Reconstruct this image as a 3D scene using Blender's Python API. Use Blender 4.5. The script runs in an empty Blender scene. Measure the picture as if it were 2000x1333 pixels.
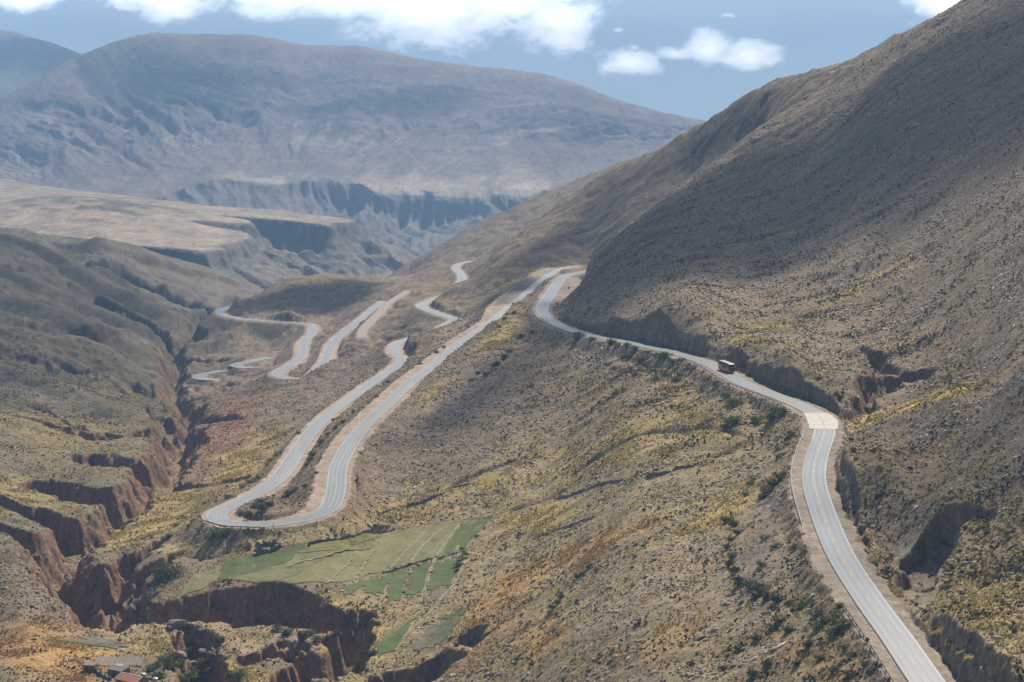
import bpy, math, random, time
import numpy as np
T0 = time.time()
SC = bpy.context.scene
COL = SC.collection
rad = math.radians

# ------------------------------------------------------------------ camera
FPX, HZ = 3600.0, 230.0            # focal length and horizon row of the photograph, in its own 2000 x 1333 pixels
cd = bpy.data.cameras.new("camera")
cam = bpy.data.objects.new("camera", cd); COL.objects.link(cam)
cam.location = (0, 0, 0)
cam.rotation_euler = (rad(90), 0, 0)
cd.sensor_width = 36.0
cd.lens = 36.0 * FPX / 2000.0
cd.shift_y = -(666.5 - HZ) / 2000.0
cd.clip_start, cd.clip_end = 1.0, 60000.0
SC.camera = cam

# ------------------------------------------------------------------ sky, sun, exposure
SUN_EL, SUN_AZ = 47.0, 24.0        # azimuth clockwise from +Y (the way the camera looks)
SV = np.array([math.sin(rad(SUN_AZ)) * math.cos(rad(SUN_EL)), math.cos(rad(SUN_AZ)) * math.cos(rad(SUN_EL)), math.sin(rad(SUN_EL))])
sd = bpy.data.lights.new("sun", 'SUN'); sd.energy = 5.0; sd.angle = rad(0.6); sd.color = (1.0, 0.935, 0.825)
sun = bpy.data.objects.new("sun", sd); COL.objects.link(sun)
from mathutils import Vector
sun.rotation_euler = Vector(SV).to_track_quat('Z', 'Y').to_euler()
SC.view_settings.view_transform = 'Standard'
SC.view_settings.look = 'None'
SC.view_settings.exposure = 0.44
SC.view_settings.gamma = 1.0
SC.render.engine = 'CYCLES'
SC.cycles.use_denoising = True
SC.cycles.max_bounces = 5
SC.cycles.diffuse_bounces = 2
SC.cycles.transparent_max_bounces = 12
SC.cycles.volume_bounces = 0

W = bpy.data.worlds.new("World"); SC.world = W; W.use_nodes = True


def build_world():
    nt = W.node_tree; N = nt.nodes; L = nt.links
    for n in list(N): N.remove(n)
    out = N.new('ShaderNodeOutputWorld'); bg = N.new('ShaderNodeBackground')
    L.new(bg.outputs[0], out.inputs[0])
    sky = N.new('ShaderNodeTexSky'); sky.sky_type = 'NISHITA'; sky.sun_disc = False
    sky.sun_elevation = rad(SUN_EL); sky.sun_rotation = rad(SUN_AZ)
    sky.altitude = 3800; sky.air_density = 1.0; sky.dust_density = 0.35; sky.ozone_density = 1.6
    tc = N.new('ShaderNodeTexCoord')
    sep = N.new('ShaderNodeSeparateXYZ'); L.new(tc.outputs['Generated'], sep.inputs[0])

    def M(op, a, b=None, clamp=False):
        n = N.new('ShaderNodeMath'); n.operation = op; n.use_clamp = clamp
        for i, v in enumerate((a, b)):
            if v is None: continue
            if isinstance(v, (int, float)): n.inputs[i].default_value = v
            else: L.new(v, n.inputs[i])
        return n.outputs[0]
    ys = M('MAXIMUM', sep.outputs[1], 0.05)
    a = M('DIVIDE', sep.outputs[0], ys); b = M('DIVIDE', sep.outputs[2], ys)
    cmb = N.new('ShaderNodeCombineXYZ'); L.new(a, cmb.inputs[0]); L.new(b, cmb.inputs[1])
    nz = N.new('ShaderNodeTexNoise'); nz.inputs['Scale'].default_value = 46; nz.inputs['Detail'].default_value = 9; nz.inputs['Roughness'].default_value = 0.64
    nz.inputs['Distortion'].default_value = 0.25
    mp = N.new('ShaderNodeMapping'); mp.inputs['Scale'].default_value = (1, 1.7, 1); L.new(cmb.outputs[0], mp.inputs[0]); L.new(mp.outputs[0], nz.inputs['Vector'])
    # cumulus banks: direction (gnomonic, round +Y), half width, half height, weight
    blobs = [(840, 22, 230, 105, 1.0), (960, -5, 270, 90, 1.0), (1090, 45, 120, 80, 1.0), (690, -10, 190, 75, .95), (560, -5, 200, 62, .8),
             (330, -5, 200, 66, .8), (50, -12, 115, 44, 1.0), (1390, 92, 74, 50, 1.0), (1455, 106, 96, 42, 1.0), (1230, 122, 92, 40, .9), (1320, 106, 74, 22, .8),
             (1850, -5, 110, 80, 1.0), (1208, 60, 24, 13, .6), (1240, 95, 28, 18, .5), (1130, -40, 260, 50, .8), (1900, -120, 700, 90, .8), (600, -140, 900, 110, .9), (1420, 30, 40, 12, .4)]
    acc = None
    for (px, py, rx, ry, wt) in blobs:
        v = N.new('ShaderNodeVectorMath'); v.operation = 'SUBTRACT'; L.new(cmb.outputs[0], v.inputs[0]); v.inputs[1].default_value = ((px - 1000) / FPX, (HZ - py) / FPX, 0)
        s = N.new('ShaderNodeVectorMath'); s.operation = 'MULTIPLY'; L.new(v.outputs[0], s.inputs[0]); s.inputs[1].default_value = (FPX / rx, FPX / ry, 0)
        l = N.new('ShaderNodeVectorMath'); l.operation = 'LENGTH'; L.new(s.outputs[0], l.inputs[0])
        k = M('MULTIPLY', M('SUBTRACT', 1.0, l.outputs['Value'], True), wt)
        acc = k if acc is None else M('MAXIMUM', acc, k)
    dens = M('ADD', M('MULTIPLY', acc, 1.45), M('MULTIPLY', M('SUBTRACT', nz.outputs['Fac'], 0.5), 1.9))
    ss = N.new('ShaderNodeMapRange'); ss.interpolation_type = 'SMOOTHSTEP'
    ss.inputs['From Min'].default_value = 0.20; ss.inputs['From Max'].default_value = 0.66; L.new(dens, ss.inputs['Value'])
    gate = M('MULTIPLY', ss.outputs[0], M('MULTIPLY', acc, 9.0, True))
    # thin veil high up
    nz2 = N.new('ShaderNodeTexNoise'); nz2.inputs['Scale'].default_value = 9; nz2.inputs['Detail'].default_value = 5; L.new(mp.outputs[0], nz2.inputs['Vector'])
    low = M('SUBTRACT', 1.0, M('MULTIPLY', b, 3.2), True)
    veil = M('ADD', M('MULTIPLY', low, 0.52), M('MULTIPLY', M('MULTIPLY', M('SUBTRACT', nz2.outputs['Fac'], 0.35, True), 0.7), low), True)
    tint = N.new('ShaderNodeMixRGB'); tint.blend_type = 'MULTIPLY'; tint.inputs[0].default_value = 1.0
    L.new(sky.outputs[0], tint.inputs[1]); tint.inputs[2].default_value = (1.02, 0.95, 0.84, 1)
    m1 = N.new('ShaderNodeMixRGB'); L.new(veil, m1.inputs[0]); L.new(tint.outputs[0], m1.inputs[1]); m1.inputs[2].default_value = (13.0, 16.2, 20.0, 1)
    # cloud body: brighter where dense, a little greyer low down inside the bank
    body = N.new('ShaderNodeMixRGB'); L.new(M('MULTIPLY', M('SUBTRACT', dens, 0.5, True), 1.3, True), body.inputs[0])
    body.inputs[1].default_value = (25.0, 26.5, 28.5, 1); body.inputs[2].default_value = (46.0, 45.5, 44.0, 1)
    m2 = N.new('ShaderNodeMixRGB'); L.new(gate, m2.inputs[0]); L.new(m1.outputs[0], m2.inputs[1]); L.new(body.outputs[0], m2.inputs[2])
    L.new(m2.outputs[0], bg.inputs['Color']); bg.inputs['Strength'].default_value = 0.068


build_world()

# ------------------------------------------------------------------ helpers
rng = np.random.default_rng(11)


def link(name, me, parent=None, **props):
    o = bpy.data.objects.new(name, me); COL.objects.link(o)
    if parent is not None: o.parent = parent
    for k, v in props.items(): o[k] = v
    return o


def mesh_np(name, V, faces, mats=(), smooth=False, color=None, attrs=None, fmat=None):
    """faces: list of int arrays (n, 3) / (n, 4)"""
    me = bpy.data.meshes.new(name)
    V = np.ascontiguousarray(V, dtype=np.float32)
    me.vertices.add(len(V)); me.vertices.foreach_set("co", V.ravel())
    loops = np.concatenate([f.ravel() for f in faces]).astype(np.int32)
    tot = np.concatenate([np.full(len(f), f.shape[1], np.int32) for f in faces])
    start = np.concatenate([[0], np.cumsum(tot)[:-1]]).astype(np.int32)
    me.loops.add(len(loops)); me.loops.foreach_set("vertex_index", loops)
    me.polygons.add(len(tot)); me.polygons.foreach_set("loop_start", start)
    if smooth: me.polygons.foreach_set("use_smooth", np.ones(len(tot), bool))
    if fmat is not None: me.polygons.foreach_set("material_index", np.asarray(fmat, np.int32))
    for m in mats: me.materials.append(m)
    if color is not None:
        at = me.color_attributes.new("Col", 'FLOAT_COLOR', 'POINT')
        c = np.ones((len(V), 4), np.float32); c[:, :color.shape[1]] = color
        at.data.foreach_set("color", c.ravel())
    for k, v in (attrs or {}).items():
        at = me.attributes.new(k, 'FLOAT', 'POINT'); at.data.foreach_set("value", np.asarray(v, np.float32).ravel())
    me.update(calc_edges=True)
    return me


class MB:
    """collects boxes, tubes and prisms into one mesh"""
    def __init__(s): s.v = []; s.f = []; s.m = []
    def add(s, v, f, m=0):
        o = len(s.v); s.v += [tuple(p) for p in v]; s.f += [tuple(i + o for i in q) for q in f]; s.m += [m] * len(f); return s
    def box(s, c, d, m=0, rz=0, bev=0):
        x, y, z = d[0] / 2, d[1] / 2, d[2] / 2; ca, sa = math.cos(rz), math.sin(rz)
        vs = []
        for k in (-1, 1):
            for (i, j) in ((-1, -1), (1, -1), (1, 1), (-1, 1)):
                X, Y = i * x, j * y; vs.append((c[0] + X * ca - Y * sa, c[1] + X * sa + Y * ca, c[2] + k * z))
        return s.add(vs, [(3, 2, 1, 0), (4, 5, 6, 7), (0, 1, 5, 4), (1, 2, 6, 5), (2, 3, 7, 6), (3, 0, 4, 7)], m)
    def tube(s, a, b, r0, r1=None, n=8, m=0, cap=True):
        r1 = r0 if r1 is None else r1
        a = Vector(a); b = Vector(b); d = (b - a).normalized()
        u = d.orthogonal().normalized(); w = d.cross(u)
        vs = [tuple(a + (u * math.cos(t) + w * math.sin(t)) * r0) for t in [2 * math.pi * i / n for i in range(n)]]
        vs += [tuple(b + (u * math.cos(t) + w * math.sin(t)) * r1) for t in [2 * math.pi * i / n for i in range(n)]]
        fs = [(i, (i + 1) % n, n + (i + 1) % n, n + i) for i in range(n)]
        if cap: fs += [tuple(range(n - 1, -1, -1)), tuple(range(n, 2 * n))]
        return s.add(vs, fs, m)
    def prism(s, poly, axis, lo, hi, m=0):
        """poly: 2-D points; axis: 0 -> extrude along x (poly = y,z), 1 -> along y (poly = x,z), 2 -> along z"""
        n = len(poly)
        def p(q, h): return (h, q[0], q[1]) if axis == 0 else ((q[0], h, q[1]) if axis == 1 else (q[0], q[1], h))
        vs = [p(q, lo) for q in poly] + [p(q, hi) for q in poly]
        fs = [(i, (i + 1) % n, n + (i + 1) % n, n + i) for i in range(n)] + [tuple(range(n - 1, -1, -1)), tuple(range(n, 2 * n))]
        return s.add(vs, fs, m)
    def mesh(s, name, mats, smooth=False, bevel=0):
        me = bpy.data.meshes.new(name); me.from_pydata(s.v, [], s.f)
        for m in mats: me.materials.append(m)
        me.polygons.foreach_set("material_index", s.m)
        import bmesh
        bm = bmesh.new(); bm.from_mesh(me)
        bmesh.ops.recalc_face_normals(bm, faces=bm.faces)
        if bevel: bmesh.ops.bevel(bm, geom=list(bm.edges), offset=bevel, segments=2, affect='EDGES', profile=0.6)
        bm.to_mesh(me); bm.free()
        if smooth: me.polygons.foreach_set("use_smooth", [True] * len(me.polygons))
        me.update(); return me


def empty(name, loc, rz=0, label=None, cat=None, group=None):
    o = bpy.data.objects.new(name, None); COL.objects.link(o)
    o.location = loc; o.rotation_euler = (0, 0, rz); o.empty_display_size = 0.5
    if label: o["label"] = label
    if cat: o["category"] = cat
    if group: o["group"] = group
    return o


def tag(o, label, cat, group=None):
    o["label"] = label; o["category"] = cat
    if group: o["group"] = group
    return o


# ---- noise
def _hash(ix, iy, s):
    h = (ix.astype(np.int64) * 374761393 + iy.astype(np.int64) * 668265263 + s * 974711) & 0xffffffff
    h = ((h ^ (h >> 13)) * 1274126177) & 0xffffffff
    h = (h ^ (h >> 16)) & 0xffffffff
    return h.astype(np.float32) * np.float32(2 * math.pi / 4294967296.0)


def perlin(x, y, s=0):
    x0 = np.floor(x); y0 = np.floor(y); fx = (x - x0).astype(np.float32); fy = (y - y0).astype(np.float32)
    u = fx * fx * fx * (fx * (fx * 6 - 15) + 10); v = fy * fy * fy * (fy * (fy * 6 - 15) + 10)
    def g(dx, dy):
        a = _hash(x0 + dx, y0 + dy, s); return np.cos(a) * (fx - dx) + np.sin(a) * (fy - dy)
    a = g(0, 0); b = g(1, 0); c = g(0, 1); d = g(1, 1)
    return (a + (b - a) * u) + ((c + (d - c) * u) - (a + (b - a) * u)) * v


def fbm(x, y, o=4, s=0, gain=0.5):
    r = 0; a = 1.0
    for i in range(o):
        r = r + a * perlin(x, y, s + i * 17); x = x * 2.03 + 11.3; y = y * 2.03 - 7.1; a *= gain
    return r


def ridged(x, y, o=4, s=0, gain=0.5):
    r = 0; a = 1.0
    for i in range(o):
        r = r + a * (1 - np.abs(perlin(x, y, s + i * 17)) * 2.2); x = x * 2.05 + 5.3; y = y * 2.05 - 3.1; a *= gain
    return r


def sstep(a, b, x):
    t = np.clip((x - a) / (b - a), 0, 1); return t * t * (3 - 2 * t)


def P3(px, py, Y): return np.array([(px - 1000) / FPX * Y, Y, -(py - HZ) / FPX * Y])
def PH(px, Y, H): return (px, HZ + FPX * H / Y, Y)
def RH(px, py, H): return (px, py, FPX * H / (py - HZ))


# ------------------------------------------------------------------ road centre lines: (column, row, metres below the camera)
R_TOP = [RH(*q) for q in [(2010, 1600, 114.5), (1880, 1425, 113.7), (1812, 1333, 113), (1755, 1250, 112.6), (1697, 1170, 112), (1640, 1080, 111.5), (1600, 980, 111), (1589, 930, 110.7), (1597, 885, 110.3), (1611, 842, 110),
    (1600, 812, 109.5), (1575, 798, 109.3), (1540, 782, 109), (1480, 760, 108.8), (1450, 748, 108.6), (1418, 728, 108.5), (1385, 711, 108.9), (1350, 698, 109.5), (1330, 693, 110), (1270, 678, 112), (1210, 666, 115), (1150, 655, 118.5),
    (1110, 643, 122), (1080, 629, 125.5), (1064, 616, 128), (1058, 606, 129), (1061, 595, 130), (1070, 581, 131), (1084, 561, 132.5), (1096, 545, 133.5), (1112, 537, 134), (1137, 532, 134.5), (1165, 527.5, 135)]]
R_LOW = [RH(*q) for q in [(1128, 520, 135.6), (1095, 526, 136), (1062, 545, 137.2), (1030, 572, 138.5), (990, 605, 140), (955, 633, 141), (905, 666, 142.5), (844, 715, 144.5), (797, 751, 146.5), (758, 788, 148), (703, 842, 150.5), (667, 896, 152),
    (659, 922, 153), (656, 955, 154), (645, 988, 155), (620, 1006, 156), (572, 1020, 157.5), (522, 1027.5, 158.5), (485, 1028, 159.2), (447, 1024, 160), (424, 1015, 160.5)]]
R_MID = [RH(*q) for q in [(447, 1024, 160), (424, 1015, 160.5), (420, 1006, 161), (430, 998, 161.3), (464, 983.5, 161.8), (500, 965.5, 162.2), (530, 946, 162.5), (552.5, 925, 162.8), (567.5, 902.5, 163.2), (582, 879, 163.6), (611, 840, 164), (648, 805, 164.6),
    (708, 761, 165.3), (753, 731, 166), (778, 712, 166.5), (783, 703, 166.9), (771, 689, 167.4), (769, 677, 168), (787, 666, 168.5), (815, 658, 168.9), (842, 650, 169.4), (865, 638, 169.9), (888, 624.5, 170.5), (868, 617, 171), (844, 609, 171.7), (825, 601, 172.4), (824, 595, 173), (838, 588.5, 173.5),
    (848, 584, 174), (872, 575, 175.3), (889, 563, 176.3), (895, 556, 176.8), (903, 546, 177.5), (900, 535, 178.5), (891, 526, 179), (893, 518, 179.5), (908, 513, 180), (925, 510, 180.3)]]
R_DEEP = [RH(*q) for q in [(748, 589, 189.3), (733, 600, 190), (712, 618, 191), (694, 633, 192), (674, 648, 193), (655, 664, 194), (646, 676, 195), (638, 699, 196.5), (622, 721, 198.5), (598, 738, 201), (565, 741, 203), (544, 734, 203.5), (541, 729, 204), (552, 722, 204.5), (571, 711, 205), (588, 698, 205.7),
    (590, 682, 206.5), (591, 670, 207), (600, 661.5, 207.5), (609, 653, 208), (611, 640, 209), (604, 633, 209.5), (584, 631, 210), (536, 628, 211), (472, 623, 212.5), (440, 617.6, 213.5), (430, 611, 214), (434, 605.6, 214.5), (443, 602, 215), (458, 599, 215.5)]]
R_TIPA = [RH(*q) for q in [(524, 698.5, 225.9), (512, 701, 226.1), (488, 706, 226.5), (465, 711, 227), (462, 714.5, 227.3), (475, 718, 227.8), (499, 717, 228.5)]]
R_TIPB = [RH(*q) for q in [(438, 724, 230.9), (430, 725.5, 231.1), (400, 730.5, 231.7), (388, 736, 232.3), (397, 740.5, 232.8), (416, 741.5, 233.3)]]
R_DIRT = [RH(*q) for q in [(707, 660, 186), (709, 645, 185.5), (730, 622.5, 184.5), (760, 592.5, 183), (797, 568.5, 181)]]

# ------------------------------------------------------------------ what the ground does between them: (column, row, distance)
GP = []
for r in (R_TOP, R_LOW, R_MID, R_DEEP, R_TIPA, R_TIPB, R_DIRT): GP += r
GP += [(1905, 1300, 360), (2000, 1200, 385), (2000, 1333, 345), (1850, 1185, 410), (2000, 1100, 415), (1950, 1000, 460), (2000, 900, 475), (1850, 900, 530), (1750, 900, 560), (2000, 800, 510), (1850, 830, 565), (1750, 850, 600), (1700, 900, 565),
       (1705, 965, 514), (1700, 1015, 507), (1840, 1000, 470), (1665, 850, 640), (1750, 805, 620), (1850, 770, 587), (2000, 720, 529), (1790, 1110, 452), (2300, 1100, 380), (2300, 1333, 320), (2300, 700, 470), (1900, 1100, 437), (2400, 1700, 250), (1950, 1600, 290)]
# behind the ford gully: the big scree slope
GP += [PH(1750, 665, 107.5), PH(1900, 640, 96), PH(2000, 570, 80), (1700, 790, 690), (1750, 775, 700), (1730, 720, 750), (1785, 765, 700), (1760, 690, 770), (1750, 600, 850), (1750, 500, 935), (1750, 400, 1020), (1750, 300, 1110), (1750, 200, 1200), (1750, 120, 1330), (1765, 60, 1560),
       (1889, 0, 1500), (1622, 129, 1650), (1555, 150, 1700), (1487, 182, 1760), (1431, 214, 1820), (1322, 268, 1950), (1300, 284, 1970), (1380, 240, 1890), (1380, 268, 2060), (1431, 244, 1990), (1487, 208, 1930), (1555, 176, 1850), (1622, 156, 1800), (1700, 118, 1740), (1765, 88, 1700), (1322, 292, 2120), (2000, -75, 1450), (2000, 690, 610), (2000, 600, 690), (2000, 500, 770), (2000, 400, 850), (2000, 300, 940), (2000, 200, 1040), (2000, 100, 1140), (2000, 0, 1250),
       (2300, 600, 600), (2300, 300, 800), (2300, 0, 1050), (2300, -200, 1300), (1600, 778, 711), (1600, 744, 719), (1520, 757, 742), (1520, 713, 750), (1560, 772, 725), (1560, 723, 733), (1490, 742, 762), (1490, 706, 771), (1640, 796, 692), (1640, 770, 698), (1520, 703, 766), (1560, 712, 751), (1490, 694, 790), (1600, 733, 737), (1560, 660, 818), (1490, 650, 852), (1600, 700, 780), (1600, 600, 900), (1600, 500, 1010), (1600, 400, 1130), (1600, 300, 1270), (1600, 200, 1450), (1450, 726, 786), (1450, 699, 794), (1450, 650, 870), (1450, 550, 1010), (1450, 450, 1150),
       (1450, 350, 1320), (1450, 270, 1560), (1300, 676, 890), (1300, 628, 905), (1300, 570, 1000), (1300, 500, 1120), (1300, 430, 1280), (1385, 690, 840), (1385, 660, 850), (1200, 652, 965), (1200, 612, 1010), (1200, 550, 1120), (1200, 490, 1270), (1212, 449, 1400), (1280, 402, 1500), (1380, 345, 1620), (1460, 295, 1700),
       (1105, 598, 1250), (1120, 570, 1290), (1142, 530, 1350), (1156, 508, 1380), (1164, 492, 1400), PH(1210, 1600, 118), PH(1280, 1680, 95), (1108, 580, 1330), (1112, 552, 1480), (1160, 515, 1720), (1110, 516, 1700), (1150, 500, 1750), (1100, 488, 1770), (1050, 500, 1745), (1000, 520, 1720)]
# the next spur behind, and the ridge beyond it
GP += [(1210, 420, 1790), (1280, 375, 1810), (1350, 320, 1830), (1250, 345, 1960), (1212, 326, 2080), (1160, 350, 2120), (1150, 400, 2020), (1150, 445, 1850), (1100, 450, 1900), (1050, 440, 2010), (1050, 480, 1830), (1000, 480, 1910), (950, 510, 1950), (930, 540, 1840), (1085, 405, 2150), (1055, 431, 2250), (987, 469, 2400), (930, 488, 2520), (900, 495, 2600),
       (850, 510, 2500), (780, 545, 2300), (820, 558, 2000), (850, 538, 2150), (870, 520, 2300), PH(1300, 2400, 75), PH(1200, 2400, 115), PH(1000, 2680, 200), PH(900, 2750, 225), PH(1100, 2500, 150), PH(800, 2700, 250), (1000, 440, 3000), (950, 470, 2900), (870, 503, 2850), (765, 545, 3000), (800, 512, 3100), (860, 480, 3200), (912, 447, 3260), (961, 424, 3300),
       (1021, 395, 3350), (1081, 375, 3400), (1152, 352, 3500), (1300, 300, 3600), PH(800, 3700, 370), PH(1000, 3900, 330), PH(1200, 4000, 280), PH(1600, 2300, 20), PH(2000, 2000, -40), PH(2300, 2000, -150), PH(1600, 3600, 60), PH(2300, 3600, 20)]
# slope from the bus road down to the fields
GP += [(1300, 722, 835), (1200, 702, 900), (1100, 684, 985), (1040, 650, 1130), (1022, 622, 1255), (1010, 589, 1335), (1033, 571, 1400), (1058, 554, 1480), (986, 606, 1285), (957, 632, 1215), (950, 1000, 748), (950, 920, 793), (950, 850, 848), (950, 780, 916), (950, 726, 980), (950, 677, 1080), (1000, 625, 1210), (1000, 680, 1080), (1100, 760, 900), (1100, 850, 815), (1100, 950, 745), (1100, 1010, 690), (1100, 1136, 600), (1100, 1268, 510), (1100, 1400, 455), (950, 1085, 690), (950, 1226, 600), (950, 1379, 520),
       (1250, 720, 850), (1250, 800, 770), (1250, 900, 690), (1250, 1000, 612), (1250, 1108, 542), (1250, 1184, 500), (1250, 1330, 440), (1400, 760, 765), (1400, 850, 690), (1400, 950, 620), (1400, 1080, 527), (1400, 1254, 450), (1400, 1400, 400), (1510, 802, 710), (1500, 850, 675), (1500, 932, 595), (1500, 1041, 515), (1500, 1195, 450), (1500, 1364, 400),
       (1565, 1050, 497), (1600, 1150, 448), (1600, 1250, 412), (1600, 1333, 393), (1700, 1333, 374), (1540, 900, 602), (1530, 960, 565), (800, 800, 950), (800, 850, 885), (800, 920, 820), (800, 1000, 765), (800, 1060, 725), (800, 1150, 670), (800, 1250, 625), (800, 1310, 600), (700, 885, 845), (705, 950, 785), (700, 1020, 745), (700, 1100, 700), (560, 1060, 703), (500, 1080, 697), (420, 1062, 716), (450, 1120, 678), (600, 1150, 664), (350, 1050, 738), (620, 1042, 712),
       (1300, 1560, 362), (900, 1600, 440), (500, 1600, 480), (100, 1600, 460), (1600, 1560, 335), (-300, 1500, 480)]
# between the strands
GP += [(802, 661, 1325), (826, 650, 1340), (851, 638, 1360), (887, 624.5, 1400), (936, 606, 1500), (870, 567, 1790), (600, 727, 1400), (625, 711, 1420), (572, 742, 1375), (975, 617, 1340), (925, 656, 1220), (950, 570, 1640), (905, 590, 1640), (880, 680, 1210), (830, 700, 1180), (820, 680, 1260), (600, 880, 880), (700, 800, 1000), (640, 900, 840), (575, 980, 770), (600, 950, 795),
       (600, 740, 1385), (650, 728, 1390), (690, 695, 1440), (700, 730, 1270), (740, 682, 1440), (720, 700, 1360), (800, 642, 1540), (760, 640, 1640), (650, 640, 1750), (700, 590, 1960), (740, 620, 1730), (680, 670, 1540), (560, 690, 1690), (630, 620, 1930), (600, 770, 1180), (550, 770, 1230), (500, 830, 1060), (450, 850, 1040), (420, 900, 960), (480, 790, 1200), (420, 785, 1330), (400, 757, 1560), (450, 742, 1590), (500, 738, 1560), (520, 760, 1400),
       (450, 690, 1790), (400, 690, 1850), (400, 650, 2050), (360, 660, 2060), (450, 650, 1980), (520, 650, 1900), (480, 940, 860), (420, 960, 840), (350, 1000, 815), (330, 1090, 707)]
# dark rounded hill
GP += [(560, 547, 2250), (620, 537, 2350), (700, 540, 2350), (755, 545, 2330), (500, 575, 2180), (452, 598, 2110), (600, 590, 2080), (680, 580, 2080), (620, 610, 1965), (530, 608, 1975), (470, 604, 2030), PH(600, 2620, 250), PH(500, 2500, 262), PH(700, 2720, 265)]
# canyon country and the slopes beyond it, left
GP += [(250, 1050, 775), (150, 1053, 790), (100, 1010, 840), (50, 962, 900), (200, 930, 940), (100, 880, 1020), (0, 900, 960), (250, 870, 1050), (0, 800, 1130), (150, 830, 1150), (250, 790, 1280), (150, 750, 1320), (0, 700, 1400), (325, 792, 1330), (200, 700, 1560), (295, 682, 1750), (0, 600, 1750), (150, 650, 1650), (250, 645, 1850), (300, 655, 1900), (0, 520, 2150), (100, 560, 2100), (150, 600, 2000),
       (250, 590, 2300), (310, 620, 2200), (400, 600, 2500), (440, 572, 2900), (0, 470, 2500), (60, 488, 2520), (130, 520, 2480), (190, 560, 2400), (190, 477, 3000), (250, 490, 3100), (300, 510, 3200), (400, 536, 3300), (490, 560, 3450), PH(100, 2750, 225), PH(0, 2750, 200), (0, 440, 3400), (100, 455, 3400), (200, 520, 2700), (300, 560, 2700), (-300, 400, 2500), (-300, 600, 1500), (-300, 800, 1000), (-300, 1000, 760), PH(-300, 3800, 190), PH(100, 4000, 290), PH(400, 4000, 345), PH(600, 3600, 345), PH(600, 3000, 300)]
# near flat with the farmhouse, and the mound left of the gorge
GP += [(100, 1245, 630), (240, 1320, 590), (300, 1262, 620), (450, 1232, 638), (600, 1262, 617), (170, 1224, 646), (0, 1225, 642), (400, 1320, 588), (550, 1333, 580), (690, 1330, 590), (60, 1085, 700), (150, 1155, 680), (0, 1075, 710), (0, 1150, 668), (90, 1205, 650), (0, 1300, 590), (-200, 1200, 640), (390, 1155, 665), (510, 1140, 668), (690, 1176, 655)]
GP = np.array(GP, np.float64)

# ------------------------------------------------------------------ ground sheet: radial basis fit on a (column, log distance) grid
ncol = 1050
PXC = np.linspace(-420, 2420, ncol)
lw = [math.log(262.0)]
while lw[-1] < math.log(4300):
    Yc = math.exp(lw[-1]); lw.append(lw[-1] + (0.00135 if Yc < 1300 else 0.00135 + 0.0017 * min(1, (Yc - 1300) / 900)))
LW = np.array(lw); nrow = len(LW)
YR = np.exp(LW); U = (PXC - 1000) / FPX


def rbf_fit(P, c=0.05, lam=5e-4, ks=1.25):
    a = (P[:, 0] - 1000) / 1000; b = np.log(P[:, 2]) * ks; n = len(P)
    r = np.sqrt((a[:, None] - a[None]) ** 2 + (b[:, None] - b[None]) ** 2 + c * c)
    A = np.zeros((n + 3, n + 3)); A[:n, :n] = -r + np.eye(n) * lam
    Q = np.stack([np.ones(n), a, b], 1); A[:n, n:] = Q; A[n:, :n] = Q.T
    w = np.linalg.solve(A, np.concatenate([P[:, 1], np.zeros(3)]))
    def ev(px, Y):
        aa = (np.asarray(px, np.float64) - 1000) / 1000; bb = np.log(np.asarray(Y, np.float64)) * ks
        out = w[n] + w[n + 1] * aa + w[n + 2] * bb
        for i in range(n): out = out - w[i] * np.sqrt((aa - a[i]) ** 2 + (bb - b[i]) ** 2 + c * c)
        return out
    return ev


ev = rbf_fit(GP)
cc = np.linspace(0, ncol - 1, 420); cr = np.linspace(0, nrow - 1, 620)
cpx = np.interp(cc, np.arange(ncol), PXC); cY = np.exp(np.interp(cr, np.arange(nrow), LW))
CG = ev(cpx[None, :] + 0 * cY[:, None], cY[:, None] + 0 * cpx[None, :])


def bilin(G, fr, fc):
    r0 = np.clip(np.floor(fr).astype(int), 0, G.shape[0] - 2); c0 = np.clip(np.floor(fc).astype(int), 0, G.shape[1] - 2)
    tr = fr - r0; tc = fc - c0
    return (G[r0, c0] * (1 - tr) + G[r0 + 1, c0] * tr) * (1 - tc) + (G[r0, c0 + 1] * (1 - tr) + G[r0 + 1, c0 + 1] * tr) * tc


fr = (np.arange(nrow) / (nrow - 1) * 619)[:, None] + np.zeros((1, ncol)); fc = (np.arange(ncol) / (ncol - 1) * 419)[None, :] + np.zeros((nrow, 1))
PYG = bilin(CG, fr, fc)
XG = (U[None, :] * YR[:, None]).astype(np.float32); YG = np.repeat(YR[:, None], ncol, 1).astype(np.float32)
ZG = (-(PYG - HZ) / FPX * YR[:, None]).astype(np.float32)
PXG = np.repeat(PXC[None, :], nrow, 0).astype(np.float32)
print("ground fit", nrow, ncol, round(time.time() - T0, 1))


def zbase(px, Y): return -(ev(np.array([px]), np.array([Y]))[0] - HZ) / FPX * Y


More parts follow.
